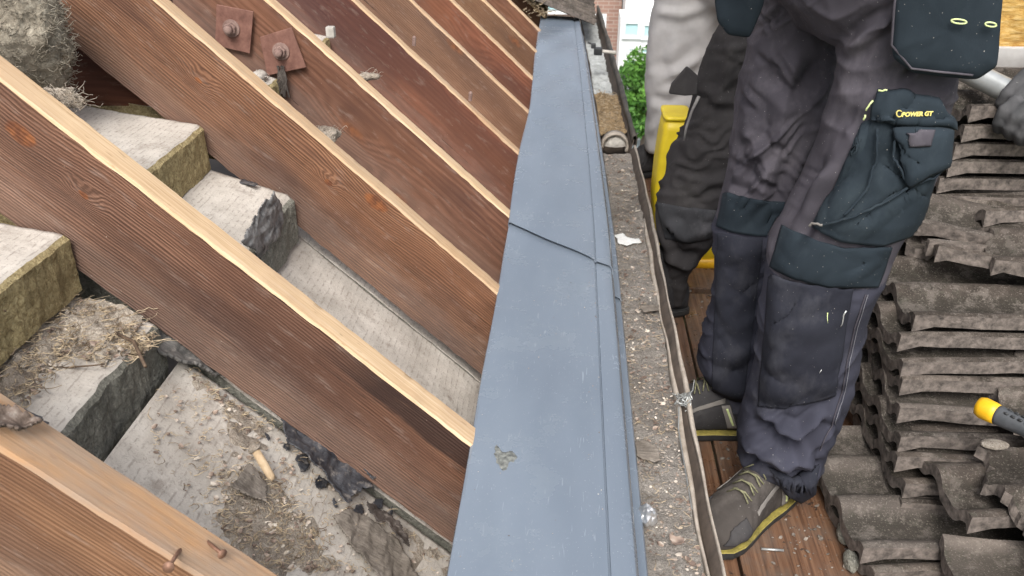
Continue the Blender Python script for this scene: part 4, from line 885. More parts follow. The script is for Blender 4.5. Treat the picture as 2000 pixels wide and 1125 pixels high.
def boot(parent, heel, toe_dir, L=.295, side=1, z=ZB, full=True, tz=0.0, upm=None, laces=True):
    ym = M_soley if full else M_sole
    """heel point, direction to the toe; builds sole, yellow band, upper, collar, overlays, laces"""
    d = np.array([toe_dir[0], toe_dir[1], 0.0]); d /= np.linalg.norm(d); s_ = np.array([-d[1], d[0], 0])*side; U = np.array([0, 0, 1.0]); o = np.array([heel[0], heel[1], z])
    T = lambda x, y, w: o+d*x*L/.295+s_*y+U*w
    xs = [-.004, .015, .05, .09, .13, .17, .205, .24, .27, .29, .298]; hw = [.016, .028, .0345, .036, .0355, .039, .046, .0485, .042, .026, .010]; tp_ = [.075, .105, .13, .142, .135, .118, .098, .08, .068, .055, .04]; cy = [0, 0, 0, 0, -.001, -.003, -.005, -.005, -.003, 0, .001]
    m = MB(); rings = []
    for x, w, h, c_ in zip(xs, hw, tp_, cy):
        ring = []
        for q in np.linspace(0, 2*math.pi, 28, endpoint=False):
            cs, sn = math.cos(q), math.sin(q); yy = c_+w*abs(cs)**.8*np.sign(cs); zz = .017+(h-.017)*(.5+.5*sn) if sn < 0 else .017+(h-.017)*(.5+.5*abs(sn)**.9)
            if sn < 0: yy = c_+w*min(1, abs(cs)**.3)*np.sign(cs)
            if sn > 0: yy = c_+(yy-c_)*(1-.25*sn)
            ring.append(T(x, yy, zz))
        rings.append(ring)
    m.loft(rings)
    sh = [T(.052, 0, .06), T(.056, 0, .12), T(.055, 0, .165)]; m.hull(sh[0], .038, sh[1], .038); m.hull(sh[1], .038, sh[2], .040)
    V, F, N = remesh(m, .0042, 3); loc = V-o; lx = loc@d; ly = loc@s_; lz = loc[:, 2]
    h = .0010*fbm(V, 60, 3)
    for x_ in (.03, .225): h += -.0016*np.exp(-((lx-x_-.12*(lz-.03))/.003)**2)*(lz < .09)
    flex = np.exp(-((lx-.19)/.03)**2); h += -.0022*flex*(.5+.5*np.sin((lx+lz*.4)*420))*(lz > .05)
    V = V+N*h[:, None]; up = mesh_obj('upper', V, F, upm or M_boot, parent, True); bv = bvh(V, F)
    def outline(g_): return [(x, c_+w*sg+sg*g_) for sg, seq in ((1, list(zip(xs, hw, cy))), (-1, list(zip(xs, hw, cy))[::-1])) for x, w, c_ in seq]
    def band(name, mat, z0, z1, g0, g1):
        r_ = []
        for zz, gg in ((z0, g0), (z0*.6+z1*.4, g1), (z1, g1)): r_.append([T(x+(.004 if x > .2 else -.003 if x < .02 else 0), y, zz+.006*max(0, (x-.2)/.1)) for x, y in outline(gg)])
        MB().loft(r_).obj(name, mat, parent)
    band('sole', M_sole, 0, .015, -.001, .0012); band('sole_band', ym, .0153, .0185, .0006, -.0006)
    # overlays on the outer side, cast sideways on to the upper
    def over(name, quad, mat, th=.002):
        (x0, z0), (x1, z1), (x2, z2), (x3, z3) = quad; n = 12
        for sgn in (1, -1):
            V2 = []; F2 = []; ok = {}
            for i in range(n+1):
                for k in range(n+1):
                    u, v = i/n, k/n; x = (x0*(1-u)+x1*u)*(1-v)+(x3*(1-u)+x2*u)*v; zz = (z0*(1-u)+z1*u)*(1-v)+(z3*(1-u)+z2*u)*v
                    st = T(x, sgn*.12, zz); hh = bv.ray_cast(Vector(st), Vector(-s_*sgn))
                    if hh[0] is not None: ok[sgn, i, k] = len(V2); V2.append(np.array(hh[0])+np.array(hh[1])*.0016)
            for i in range(n):
                for k in range(n):
                    q = [(sgn, i, k), (sgn, i+1, k), (sgn, i+1, k+1), (sgn, i, k+1)]
                    if all(z_ in ok for z_ in q): F2.append([ok[z_] for z_ in q])
            if F2: q = mesh_obj(name, V2, F2, mat, parent, True); sf = q.modifiers.new('t', 'SOLIDIFY'); sf.thickness = th; sf.offset = 0
    if full:
        over('side_stripe', [(.085, .032), (.105, .032), (.125, .088), (.108, .090)], M_bootl); over('side_stripe', [(.055, .032), (.072, .032), (.092, .10), (.076, .102)], M_bootl)
        over('side_flash', [(.092, .04), (.097, .04), (.115, .082), (.111, .083)], M_thread, .0034)
        over('heel_counter', [(.004, .032), (.045, .032), (.03, .085), (.008, .08)], M_bootd); over('toe_cap', [(.225, .034), (.29, .036), (.272, .058), (.232, .07)], M_bootd)
        over('eyestay', [(.118, .094), (.205, .066), (.205, .072), (.118, .104)], M_bootl)
    if laces:
        m = MB(); rr_ = random.Random(3)
        topz = lambda x: np.interp(x, xs, tp_)+.003
        for k in range(6):
            x = .118+k*.0175; z_ = topz(x); w = .022; sg = 1 if k % 2 else -1
            m.tube([T(x, -w, z_-.012), T(x+.004, -w*.4, z_-.001), T(x+.008, w*.4, z_+.0005), T(x+.012, w, z_-.012)], .0015, 5); m.tube([T(x+.012, -w, z_-.014), T(x+.008, -w*.4, z_), T(x+.004, w*.4, z_+.001), T(x, w, z_-.012)], .0015, 5)
        k0 = T(.108, 0, topz(.108)+.006)
        for sg in (-1, 1):
            m.tube([k0, k0+s_*.018*sg+U*.010+d*.004, k0+s_*.036*sg+U*.002+d*.010, k0+s_*.030*sg-U*.006+d*.016, k0+d*.004+U*.001],   .0014, 5)
            m.tube([k0, k0+s_*.02*sg+d*.02+U*.003, k0+s_*.04*sg+d*.034-U*.012], .0013, 5)
        m.obj('laces', M_lace, parent, True)
    return up
def human(parent, hip, head, sh_dir, hands, legs, build=1.0, vox=.011, fingers=True):
    """continuous skinned figure: hip/neck/head joints, two arms to given elbows and wrists, legs inside the trousers"""
    hip = np.array(hip, float); head = np.array(head, float); up = head-hip; upn = up/np.linalg.norm(up); s_ = np.array(sh_dir, float); s_ /= np.linalg.norm(s_); fw = np.cross(upn, s_)
    neck = hip+upn*np.linalg.norm(up)*.74; chest = hip+upn*np.linalg.norm(up)*.55; m = MB()
    m.hull(hip+s_*.07, .085, hip-s_*.07, .085); m.hull(hip, (.14, .10, .1), chest, (.15, .12, .12)); m.hull(chest+s_*.11, .075, chest-s_*.11, .075); m.hull(chest, .11, neck-upn*.05, .07); m.hull(neck-upn*.05, .058, neck+upn*.08, .052)
    hc = neck+upn*.17; m.hull(hc+upn*.025-fw*.012, (.077, .086, .09), hc-upn*.05+fw*.018, (.055, .058, .055)); m.hull(hc+fw*.088+upn*.005, .009, hc+fw*.100-upn*.022, .013)
    m.hull(hc+fw*.082-upn*.055+s_*.018, .009, hc+fw*.082-upn*.055-s_*.018, .009)
    for sg in (-1, 1): m.hull(hc+s_*.080*sg+upn*.012, .013, hc+s_*.080*sg-upn*.02, .009)
    m.hull(hc+fw*.078+s_*.03+upn*.02, .010, hc+fw*.078-s_*.03+upn*.02, .010)
    arms = []
    for sg, (el, wr) in zip((1, -1), hands):
        sh = neck-upn*.07+s_*.18*sg; el, wr = np.array(el, float), np.array(wr, float); m.hull(neck-upn*.06, .06, sh, .058); m.hull(sh, .055, el, .042); m.hull(el, .041, wr, .028)
        if not fingers: arms.append((sh, el, wr)); continue
        f = wr-el; f /= np.linalg.norm(f); pn = np.cross(f, s_); pn /= np.linalg.norm(pn); ac = np.cross(pn, f)
        for q in (-.022, .022): m.hull(wr, .022, wr+f*.085+ac*q, .017)
        for k, (q, ln) in enumerate(((-.033, .058), (-.011, .072), (.011, .078), (.033, .07))):
            a_ = wr+f*.088+ac*q; b_ = a_+f*ln*.55+pn*.008; c_ = b_+f*ln*.35+pn*.022; m.hull(a_, .0105, b_, .0098); m.hull(b_, .0098, c_, .0085)
        a_ = wr+f*.03+ac*.03; b_ = a_+f*.035+ac*.028+pn*.012; m.hull(a_, .014, b_, .0115); m.hull(b_, .0115, b_+f*.03+ac*.004+pn*.012, .0095); arms.append((sh, el, wr))
    for (k_, an) in legs: m.hull(hip*.5+np.array([k_[0], k_[1], hip[2]])*.5-upn*.02, .045, hip*.2+np.array(k_)*.8+np.array([0, 0, .02]), .035); m.hull(hip*.2+np.array(k_)*.8+np.array([0, 0, .02]), .035, k_, .034); m.hull(k_, .034, an, .028)
    V, F, N = remesh(m, vox, 2); mesh_obj('body', V, F, M_skin, parent, True)
    sm_ = MB(); sm_.hull(hip-upn*.02+s_*.07, .1, hip-upn*.02-s_*.07, .1); sm_.hull(hip, (.16, .125, .12), chest, (.17, .14, .14)); sm_.hull(chest+s_*.11, .09, chest-s_*.11, .09); sm_.hull(chest, .13, neck-upn*.055, .075)
    for sh, el, wr in arms: sm_.hull(neck-upn*.07, .07, sh, .073); sm_.hull(sh, .07, el, .056); sm_.hull(el, .056, el*.15+wr*.85, .042)
    V, F = cloth(sm_, .012, (), (), .008, 5); mesh_obj('jacket', V, F, M_shirt, parent, True)
    hm = MB(); hm.hull(hc+upn*.035-fw*.018, (.084, .092, .092), hc+upn*.045-fw*.03, (.08, .085, .085)); V, F, N = remesh(hm, .01, 2); V = V+N*(.004*fbm(V, 40, 3))[:, None]
    keep = [f for f in F if np.mean([(V[i]-hc)@fw for i in f]) < .045]; mesh_obj('hair', V, keep, M_hair, parent, True)

# ---- the near worker
P1 = thing('person', 'person in dark grey work trousers with teal pockets standing in grey boots on the planks', 'person')
near = [(-200, 1650, 1900), (-60, 1655, 1880), (0, 1648, 1862), (100, 1640, 1862), (160, 1632, 1862), (200, 1625, 1855), (300, 1590, 1835), (350, 1568, 1815), (400, 1545, 1790), (440, 1528, 1765), (480, 1505, 1742), (500, 1500, 1732), (560, 1492, 1712), (600, 1485, 1698), (650, 1480, 1682), (700, 1476, 1672), (750, 1466, 1662), (800, 1450, 1642), (850, 1438, 1622), (895, 1440, 1602), (930, 1490, 1596), (960, 1530, 1590)]
far = [(-200, 1478, 1690), (-60, 1485, 1672), (0, 1478, 1665), (60, 1468, 1655), (100, 1456, 1650), (200, 1440, 1640), (300, 1424, 1600), (370, 1410, 1570), (400, 1402, 1560), (450, 1393, 1545), (500, 1392, 1530), (560, 1392, 1515), (620, 1380, 1505), (660, 1368, 1500), (700, 1362, 1495), (740, 1375, 1490), (780, 1398, 1490), (820, 1425, 1490), (845, 1445, 1490)]
mb = MB(); mb.loft(leg_rings(near, 1.235, 1.0)); mb.loft(leg_rings(far, 1.455, 1.0))
hipc = np.array([.43, 1.36, -.08]); mb.hull(hipc+np.array([.01, -.09, -.085]), .118, hipc+np.array([-.02, .07, -.085]), .118); mb.hull(hipc+np.array([0, -.06, .05]), .115, hipc+np.array([0, .07, .05]), .115)
ST = [([(1650, 110), (1700, 60), (1750, 30)], 14, .004), ([(1640, 190), (1700, 215), (1800, 200)], 16, .004), ([(1500, 480), (1560, 400), (1640, 310), (1730, 235)], 20, .009), ([(1560, 470), (1600, 400), (1660, 340)], 16, -.004),
      ([(1540, 440), (1570, 370), (1610, 300)], 18, -.006), ([(1660, 130), (1640, 200), (1600, 280)], 14, .005), ([(1480, 590), (1560, 640), (1660, 600)], 18, .004), ([(1485, 600), (1530, 680), (1500, 780)], 20, .005),
      ([(1470, 800), (1540, 795), (1640, 760)], 12, -.007), ([(1460, 815), (1530, 850), (1560, 900)], 14, -.008), ([(1450, 860), (1520, 890), (1590, 895)], 16, .010), ([(1560, 895), (1610, 840), (1640, 780)], 12, .005), ([(1500, 830), (1560, 840), (1620, 800)], 12, .006), ([(1500, 905), (1560, 925), (1600, 900)], 9, -.010),
      ([(1470, 120), (1550, 180), (1600, 120)], 22, -.005), ([(1450, 230), (1500, 330), (1480, 400)], 20, .005), ([(1560, 100), (1530, 220), (1510, 350)], 26, .005), ([(1440, 310), (1490, 290), (1530, 250)], 14, .004), ([(1400, 470), (1460, 500), (1510, 470)], 14, .005),
      ([(1395, 560), (1440, 620), (1480, 640)], 16, .006), ([(1370, 690), (1430, 730), (1480, 700)], 12, -.007), ([(1375, 720), (1440, 760), (1480, 760)], 12, .007), ([(1400, 780), (1450, 790), (1480, 780)], 10, -.006), ([(1410, 590), (1400, 650), (1430, 700)], 14, -.006)]
ST = [(l_, w_*.8, a_*2.3) for l_, w_, a_ in ST]+creases(near, 46, 3, 0, 900, .0055)+creases(far, 40, 4, 0, 820, .0052)
def soften(c_):
    (l_, w_, a_) = c_; x, y = l_[len(l_)//2]; return (l_, w_*1.5, a_*.3) if (x > 1600 and 165 < y < 490) or (x < 1720 and 430 < y < 810 and len(l_) == 3) else c_
ST = [soften(q) for q in ST]
V, F = cloth(mb, .0036, ST, (), .0050, 11, sm=5)
M_trolow = fabric('navy_lower_leg_cloth', (.022, .023, .033), (.046, .047, .066), .5, (.11, .11, .125))
zc_ = np.array([V[f[0]][2]+.12*(V[f[0]][0]-.43)*0 for f in F]); yc_ = np.array([V[f[0]][1] for f in F])
tro = mesh_obj('trousers', V, F, None, P1, True, mats=[M_tro, M_trolow], midx=((zc_ < np.where(yc_ < 1.345, -.60, -.62)).astype(int))); bv = bvh(V, F)
patch('knee_band', [(1417, 374), (1450, 385), (1500, 392), (1536, 395)], [(1402, 442), (1430, 452), (1480, 460), (1500, 461)], bv, M_teal, P1, label='dark teal band at the knee of the far leg')
patch('knee_pocket', [(1404, 455), (1450, 462), (1490, 465)], [(1392, 760), (1430, 780), (1450, 785)], bv, M_trodark, P1, off=.002, puff=.004, label='navy black lower panel of the far leg')
patch('knee_band', [(1532, 440), (1580, 463), (1650, 482), (1738, 480)], [(1508, 522), (1560, 545), (1620, 558), (1712, 560)], bv, M_teal, P1, off=.004, puff=.003, seed=3, label='dark teal band at the knee of the near leg')
patch('knee_pocket', [(1506, 535), (1560, 550), (1640, 562), (1664, 562)], [(1484, 795), (1530, 798), (1600, 780), (1628, 770)], bv, M_trodark, P1, off=.0035, puff=.006, seed=5, label='navy black knee pocket of the near leg')
patch('hem', [(1500, 912), (1545, 935), (1598, 905)], [(1540, 965), (1565, 977), (1588, 962)], bv, M_trodark, P1, off=.004, puff=.006, seed=6)
seam('side_seam', [(1690, 575), (1668, 640), (1655, 700), (1645, 760), (1625, 830), (1600, 880)], bv, M_tro, P1, .0012, .0015)
seam('side_seam', [(1694, 575), (1673, 640), (1660, 700), (1650, 760), (1630, 830)], bv, simple('grey_stitching', (.12, .12, .14), (.2, .2, .22), 300, .9), P1, .0006, .0018)
cp = patch('cargo_pocket', [(1712, 225), (1760, 215), (1800, 222), (1850, 245)], [(1592, 446), (1640, 470), (1720, 478), (1790, 450)], bv, M_teal, P1, off=.005, puff=.008, seed=8, ns=50, label='big dark teal side pocket of the near leg')
patch('pocket_panel', [(1660, 300), (1690, 240), (1712, 225)], [(1592, 440), (1610, 448), (1640, 460)], bv, M_teal, P1, off=.004, puff=.004, seed=9)
cv = cp.data; Vc = np.empty(len(cv.vertices)*3); cv.vertices.foreach_get('co', Vc); Vc = Vc.reshape(-1, 3); bv2 = BVHTree.FromPolygons([tuple(v) for v in Vc]+[tuple(v) for v in V], [tuple(p.vertices) for p in cv.polygons]+[tuple(i+len(Vc) for i in f) for f in F])
pf = patch('pocket_flap', [(1716, 172), (1770, 178), (1825, 190), (1852, 240)], [(1706, 232), (1740, 244), (1800, 248), (1853, 252)], bv2, M_teal, P1, off=.010, puff=.008, seed=10, label='flap with yellow stitched word above the side pocket')
patch('pocket_patch', [(1738, 250), (1790, 248), (1845, 256)], [(1770, 352), (1775, 358), (1838, 320)], bv2, M_teal, P1, off=.012, puff=.006, seed=12, label='pointed inner patch of the side pocket')
patch('badge', [(1762, 255), (1808, 256)], [(1766, 278), (1804, 279)], bv2, M_tro, P1, off=.020, puff=.001, ns=14, label='small plum grey badge on the pocket')
for ln in ([(1716, 250), (1708, 300), (1700, 360), (1650, 420)], [(1740, 262), (1742, 300), (1770, 352), (1776, 358)], [(1776, 358), (1810, 345), (1838, 320)], [(1600, 440), (1660, 425), (1720, 390), (1770, 360)]): seam('pocket_seam', ln, bv2, M_teal, P1, .002, .010)
for ln in ([(1717, 174), (1733, 176)], [(1711, 199), (1704, 214)], [(1703, 218), (1699, 231)]): seam('bar_tack', ln, bv2, M_thread, P1, .0014, .014, 3)
seam('bar_tack', [(1614, 605), (1613, 624)], bv, M_thread, P1, .0012, .010, 3); seam('zip_pull', [(1648, 602), (1642, 610), (1638, 632)], bv, M_steel, P1, .0016, .008, 4); seam('zip_pull', [(1602, 714), (1596, 724)], bv, M_steel, P1, .0013, .010, 4)
seam('pocket_tab', [(1594, 446), (1602, 438), (1614, 436)], bv2, M_bootl, P1, .002, .012, 3)
# stitched word on the flap
pv = np.array([v.co[:] for v in pf.data.vertices]); bv3 = BVHTree.FromPolygons([tuple(v) for v in pv], [tuple(p.vertices) for p in pf.data.polygons])
h = cast(bv3, 1747, 226); h2 = cast(bv3, 1804, 224)
if h and h2:
    tcu = bpy.data.curves.new('pocket_lettering', 'FONT'); tcu.body = 'POWER GT'; tcu.shear = .25; tcu.extrude = .0006; tcu.offset = .0004; to = bpy.data.objects.new('pocket_lettering', tcu); C.objects.link(to); tcu.materials.append(M_ythread)
    ex = (h2[0]-h[0]); W_ = np.linalg.norm(ex); ex /= W_; zc = -CF; ey = np.cross(zc, ex); ey /= np.linalg.norm(ey); zc = np.cross(ex, ey); tcu.size = W_/4.9
    p = h[0]+zc*.0075+ex*W_*.15-ey*.003; to.matrix_world = Matrix(((ex[0], ey[0], zc[0], p[0]), (ex[1], ey[1], zc[1], p[1]), (ex[2], ey[2], zc[2], p[2]), (0, 0, 0, 1)))
    dg = bpy.context.evaluated_depsgraph_get(); tm = bpy.data.meshes.new_from_object(to.evaluated_get(dg)); mw_ = to.matrix_world.copy(); bpy.data.objects.remove(to); to = bpy.data.objects.new('pocket_lettering', tm); C.objects.link(to); tm.transform(mw_); to.parent = P1
    p = h[0]+zc*.0075+ex*.003+ey*.001; MB().tube([p+ex*.0038*math.cos(q)+ey*.0042*math.sin(q) for q in np.linspace(.6, 6.4, 14)], .0009, 5).obj('pocket_emblem', M_ythread, P1, True)
# hanging holster pouch at the hip
def pouch(parent, poly, Yf, th, mat, name, label, tacks=()):
    P = [np.array(p, float) for p in poly]; out = []
    for k in range(len(P)):
        a, b = P[k], P[(k+1) % len(P)]
        for t in np.linspace(0, 1, 8, endpoint=False): out.append(a+(b-a)*t)
    # smooth outline
    for _ in range(2): out = [out[i]*.5+out[i-1]*.25+out[(i+1) % len(out)]*.25 for i in range(len(out))]
    c2 = sum(out)/len(out); rings = []
    for s_, dy in ((.02, -th-.006), (.35, -th-.006), (.7, -th-.004), (.93, -th-.001), (1.0, -th*.6), (1.0, -th*.2), (.97, 0), (.5, .002), (.02, .002)):
        rings.append([onY(*(c2+(q-c2)*s_), Yf)+np.array([0, dy, 0]) for q in out])
    m = MB().loft(rings); V = np.array([tuple(v) for v in m.V]); V[:, 1] += .004*fbm(V, 14, 3, 4)+.0016*fbm(V, 50, 2)
    o = mesh_obj(name, V, m.F, mat, parent, True); o['label'] = label; return o
pouch(P1, [(1752, -130), (1745, 0), (1738, 90), (1742, 112), (1778, 140), (1820, 146), (1905, 155), (1942, 128), (1946, 90), (1955, 0), (1960, -130)], 1.135, .012, M_teal, 'holster_pouch', 'dark teal hanging holster pouch with two lime edged slots')
for (x, y, w) in ((1873, 42, 15), (1935, 48, 11)):
    pts = [onY(x+w*math.cos(q), y+4.2*math.sin(q)+.1*w*math.cos(q), 1.1115) for q in np.linspace(0, 6.2832, 24)]; MB().tube(pts, .0011, 5).obj('slot_stitching', M_thread, P1, True)
MB().tube([onY(x, y, 1.120) for x, y in ((1754, -60), (1746, 20), (1741, 88), (1780, 134), (1830, 140), (1900, 147))], .0016, 6).obj('pouch_seam', M_tro, P1, True)
# small pouch of far hip
pouch(P1, [(1400, -120), (1395, 0), (1400, 40), (1420, 66), (1462, 72), (1478, 40), (1492, 0), (1490, -120)], 1.33, .010, M_teal, 'holster_pouch', 'dark pouch flap over the far hip')
boot(P1, (.450, 1.278), (-.60, -.60), .258, 1)
boot(P1, (.445, 1.452), (-1, -.06), .28, 1, upm=M_bootd)
human(P1, (.43, 1.36, .0), (.33, 1.28, .66), (-.25, -1, 0), [((.30, 1.02, .12), (.10, .98, .0)), ((.25, 1.55, .12), (.08, 1.52, .05))], [((.43, 1.235, -.6), (.43, 1.235, -1.0)), ((.36, 1.455, -.6), (.385, 1.455, -1.0))])

# ---- the worker behind, charcoal trousers
P2 = thing('person', 'person in wrinkled charcoal trousers standing behind the near worker beside the gutter', 'person')
w2 = [(-160, 1470, 1640), (0, 1432, 1590), (60, 1402, 1560), (100, 1382, 1530), (150, 1362, 1500), (200, 1350, 1480), (260, 1328, 1465), (320, 1305, 1450), (400, 1280, 1432), (450, 1282, 1405), (480, 1288, 1388), (500, 1292, 1372), (540, 1300, 1347), (575, 1306, 1338), (600, 1312, 1334)]
mb = MB(); mb.loft(leg_rings(w2, 1.93, .95)); w2b = [(-160, 1500, 1660), (0, 1480, 1620), (200, 1475, 1590), (400, 1465, 1560), (520, 1460, 1530)]
mb.loft(leg_rings(w2b, 2.12, .9)); hp = (onY(1530, -80, 1.93)+onY(1570, -80, 2.12))/2; mb.hull(hp+np.array([0, -.09, 0]), .12, hp+np.array([0, .09, 0]), .12)
def folds2(V, pj, face):
    t = pj[:, 1]+.18*(pj[:, 0]-1380)+14*vn(np.concatenate([pj/60, pj[:, :1]*0], -1), 1, 2)
    w = np.clip((pj[:, 1]-215)/50, 0, 1)*np.clip((420-pj[:, 1])/60, 0, 1)
    r_ = np.abs(np.sin(t/9.5+3.2*vn(np.concatenate([pj/35, pj[:, :1]*0], -1), 1, 7)))
    return .0085*w*(1-r_*1.3)+.004*(1-w)*vn(V*np.array([1, 1, 2.0]), 16, 3)
ST2 = [([(1300, 430), (1340, 460), (1400, 440)], 12, .006), ([(1290, 440), (1330, 500), (1380, 500)], 12, -.006), ([(1300, 500), (1340, 520), (1380, 490)], 9, .006), ([(1440, 60), (1420, 150), (1390, 230)], 14, .006), ([(1370, 180), (1420, 200), (1470, 190)], 12, .006)]
V, F = cloth(mb, .007, [(l_, w_*.85, a_*1.6) for l_, w_, a_ in ST2]+creases(w2, 26, 5, 0, 560, .004, (0, 35)), (), .004, 21, extra=folds2); mesh_obj('trousers', V, F, M_tro2, P2, True); bv = bvh(V, F)
patch('knee_panel', [(1284, 395), (1340, 405), (1420, 412)], [(1300, 466), (1345, 474), (1385, 466)], bv, fabric('faded_dark_cloth', (.03, .032, .035), (.05, .05, .055)), P2, off=.002, puff=.002)
fl = MB(); q = [onY(x, y, 1.84) for x, y in ((1312, 164), (1342, 130), (1365, 150), (1362, 186), (1338, 188), (1306, 184))]
rr = [[p+np.array([0, dy, 0]) for p in q] for dy in (0, .012)]; fl.loft(rr); o = fl.obj('pocket_flap', M_tro2, P2); b_ = o.modifiers.new('b', 'BEVEL'); b_.width = .004; b_.segments = 3; o['label'] = 'pocket flap sticking out from the charcoal trousers'
MB().tube([onY(x, y, 1.83) for x, y in ((1365, 188), (1352, 215), (1340, 250), (1336, 275))], [.004, .003, .003, .002], 6).obj('strap', simple('grey_piping', (.16, .15, .15), (.24, .23, .22), 90, .8), P2, True)
boot(P2, (.325, 1.95), (-1, -.12), .27, 1, upm=M_bootd, full=False, laces=False); boot(P2, (.62, 2.25), (-.15, -1), .28, 1, upm=M_bootd, full=False, laces=False)
human(P2, (.50, 2.05, -.15), (.42, 2.0, .62), (-.2, -1, 0), [((.32, 1.72, .02), (.16, 1.68, -.12)), ((.30, 2.3, .05), (.12, 2.3, -.05))], [((.37, 1.93, -.6), (.36, 1.93, -.88)), ((.55, 2.14, -.6), (.58, 2.2, -.95))])

# ---- the far worker, pale dusty trousers
P3 = thing('person', 'person in pale dusty grey trousers standing farthest along the scaffold', 'person')
w3 = [(-140, 1285, 1480), (0, 1276, 1460), (60, 1266, 1445), (120, 1260, 1420), (180, 1258, 1400), (230, 1262, 1380), (265, 1258, 1360), (300, 1254, 1345)]
w3 = [(y, l, min(r_, l+135)) for y, l, r_ in w3]
mb = MB(); mb.loft(leg_rings(w3, 2.93, .95)); w3b = [(y, l+60, r_+70) for y, l, r_ in w3]; mb.loft(leg_rings(w3b, 3.02, .9)); hp = (onY(1380, -60, 2.93)+onY(1440, -60, 3.02))/2; mb.hull(hp+np.array([0, -.1, 0]), .12, hp+np.array([0, .1, 0]), .12)
ST3 = [([(1280, 150), (1330, 140), (1370, 110)], 10, .010), ([(1270, 185), (1310, 200), (1350, 170)], 10, -.008), ([(1275, 20), (1330, 30), (1390, 10)], 9, .007), ([(1262, 265), (1290, 240), (1320, 200)], 9, .008), ([(1300, 60), (1290, 120), (1310, 160)], 12, -.008)]
V, F = cloth(mb, .011, ST3, (), .004, 31); mesh_obj('trousers', V, F, M_tro3, P3, True)
MB().tube([onY(x, y, 2.85) for x, y in ((1366, 58), (1345, 85), (1338, 130), (1330, 170))], .004, 6).obj('side_seam', M_tro3, P3, True)
boot(P3, (.44, 3.02), (-.9, -.4), .29, 1, upm=M_bootd, full=False, laces=False); boot(P3, (.60, 3.08), (-.9, -.3), .29, 1, upm=M_bootd, full=False, laces=False)
human(P3, (.55, 3.05, -.2), (.50, 3.0, .6), (-.2, -1, 0), [((.36, 2.75, -.02), (.22, 2.7, -.2)), ((.4, 3.35, 0), (.22, 3.3, -.05))], [((.40, 2.93, -.65), (.38, 2.93, -.98)), ((.58, 3.02, -.65), (.58, 3.02, -.98))])

# ---- the worker at the right edge, only gloves in view
P4 = thing('person', 'person at the right frame edge whose dark gloves with lime cuffs grip a grey tube', 'person')
g0 = onY(1908, 148, 1.80); g1 = onY(2003, 195, 1.72); gd = (g1-g0)/np.linalg.norm(g1-g0)
def glove(parent, wrist, grip, tube_d, r_t, mat):
    m = MB(); w = np.array(wrist, float); c_ = np.array(grip, float); f = c_-w; f /= np.linalg.norm(f); f = f-tube_d*(f@tube_d)*.8; f /= np.linalg.norm(f); s_ = tube_d; up = np.cross(s_, f); up = up if up[2] > 0 else -up
    pal = c_-f*.05+up*(r_t+.012); 
    for q in (-.024, .024): m.hull(w, .032, pal+s_*q, .021)
    m.hull(pal-s_*.026, .02, pal+s_*.026, .02)
    for k, (q, R_) in enumerate(((-.036, .88), (-.012, 1.0), (.012, 1.02), (.036, .95))):
        prev = pal+s_*q+f*.012; 
        for a in (1.0, .35, -.35, -1.0):
            nx_ = c_+s_*q*1.02+(f*math.cos(a)+up*math.sin(a))*(r_t+.0125)*(1.05 if k else 1); m.hull(prev, .0125*R_, nx_, .0118*R_); prev = nx_
    th0 = pal-s_*.03-f*.01; th1 = c_-s_*.045-f*(r_t+.012); th2 = c_-s_*.03-f*.012-up*(r_t+.012); m.hull(th0, .016, th1, .014); m.hull(th1, .014, th2, .012)
    V, F, N = remesh(m, .0045, 2); V = V+N*(.0012*fbm(V, 70, 3))[:, None]; mesh_obj('glove', V, F, mat, parent, True)
    d_ = w-pal; d_ /= np.linalg.norm(d_); MB().tube([w+d_*t for t in (-.02, 0, .03, .05)], [.036, .037, .038, .039], 18).obj('cuff', M_lime, parent, True)
gA = g0+gd*.118; gB = g0+gd*.165
wA = gA+np.array([.10, .02, .075]); wB = gB+np.array([.12, -.02, -.045])
glove(P4, wA, gA+np.array([0, 0, .0]), gd, .022, M_glove); glove(P4, wB, gB-np.array([.035, 0, .02]), -gd, .024, M_glove)
m = MB(); t_ = np.linspace(-.03, .5, 30); V, F = [], []
rings = [[g0+gd*t+.024*(np.cross(gd, [0, 0, 1.0])*math.cos(q)+np.cross(np.cross(gd, [0, 0, 1.0]), gd)*math.sin(q)) for q in np.linspace(0, 6.2832, 26, endpoint=False)] for t in t_]
rin = [[g0+gd*t+.020*(np.cross(gd, [0, 0, 1.0])*math.cos(q)+np.cross(np.cross(gd, [0, 0, 1.0]), gd)*math.sin(q)) for q in np.linspace(0, 6.2832, 26, endpoint=False)] for t in t_[::-1]]
tag(MB().loft(rings+rin+[rings[0]], cap=False).obj('steel_tube', M_steel, smooth=True), 'pale grey steel tube held in dark gloves at the right edge', 'steel tube')
el1 = wA+np.array([.22, .08, .12]); el2 = wB+np.array([.25, -.05, .08])
mb = MB(); 
for dx in (0, .02):
    pass
hip4 = np.array([1.62, 1.98, -.2]); mb.hull(hip4+np.array([0, -.1, 0]), .12, hip4+np.array([0, .1, 0]), .12)
for sy in (-.11, .12): mb.hull(hip4+np.array([0, sy, -.03]), .1, (1.60, 1.98+sy*1.2, -.62), .078); mb.hull((1.60, 1.98+sy*1.2, -.62), .078, (1.62, 1.98+sy*1.3, -1.02), .062)
V, F = cloth(mb, .012, (), (), .008, 41); mesh_obj('trousers', V, F, M_tro4, P4, True)
boot(P4, (1.66, 1.84), (-1, -.1), .29, 1, upm=M_bootd, full=False, laces=False); boot(P4, (1.66, 2.13), (-1, .1), .29, 1, upm=M_bootd, full=False, laces=False)
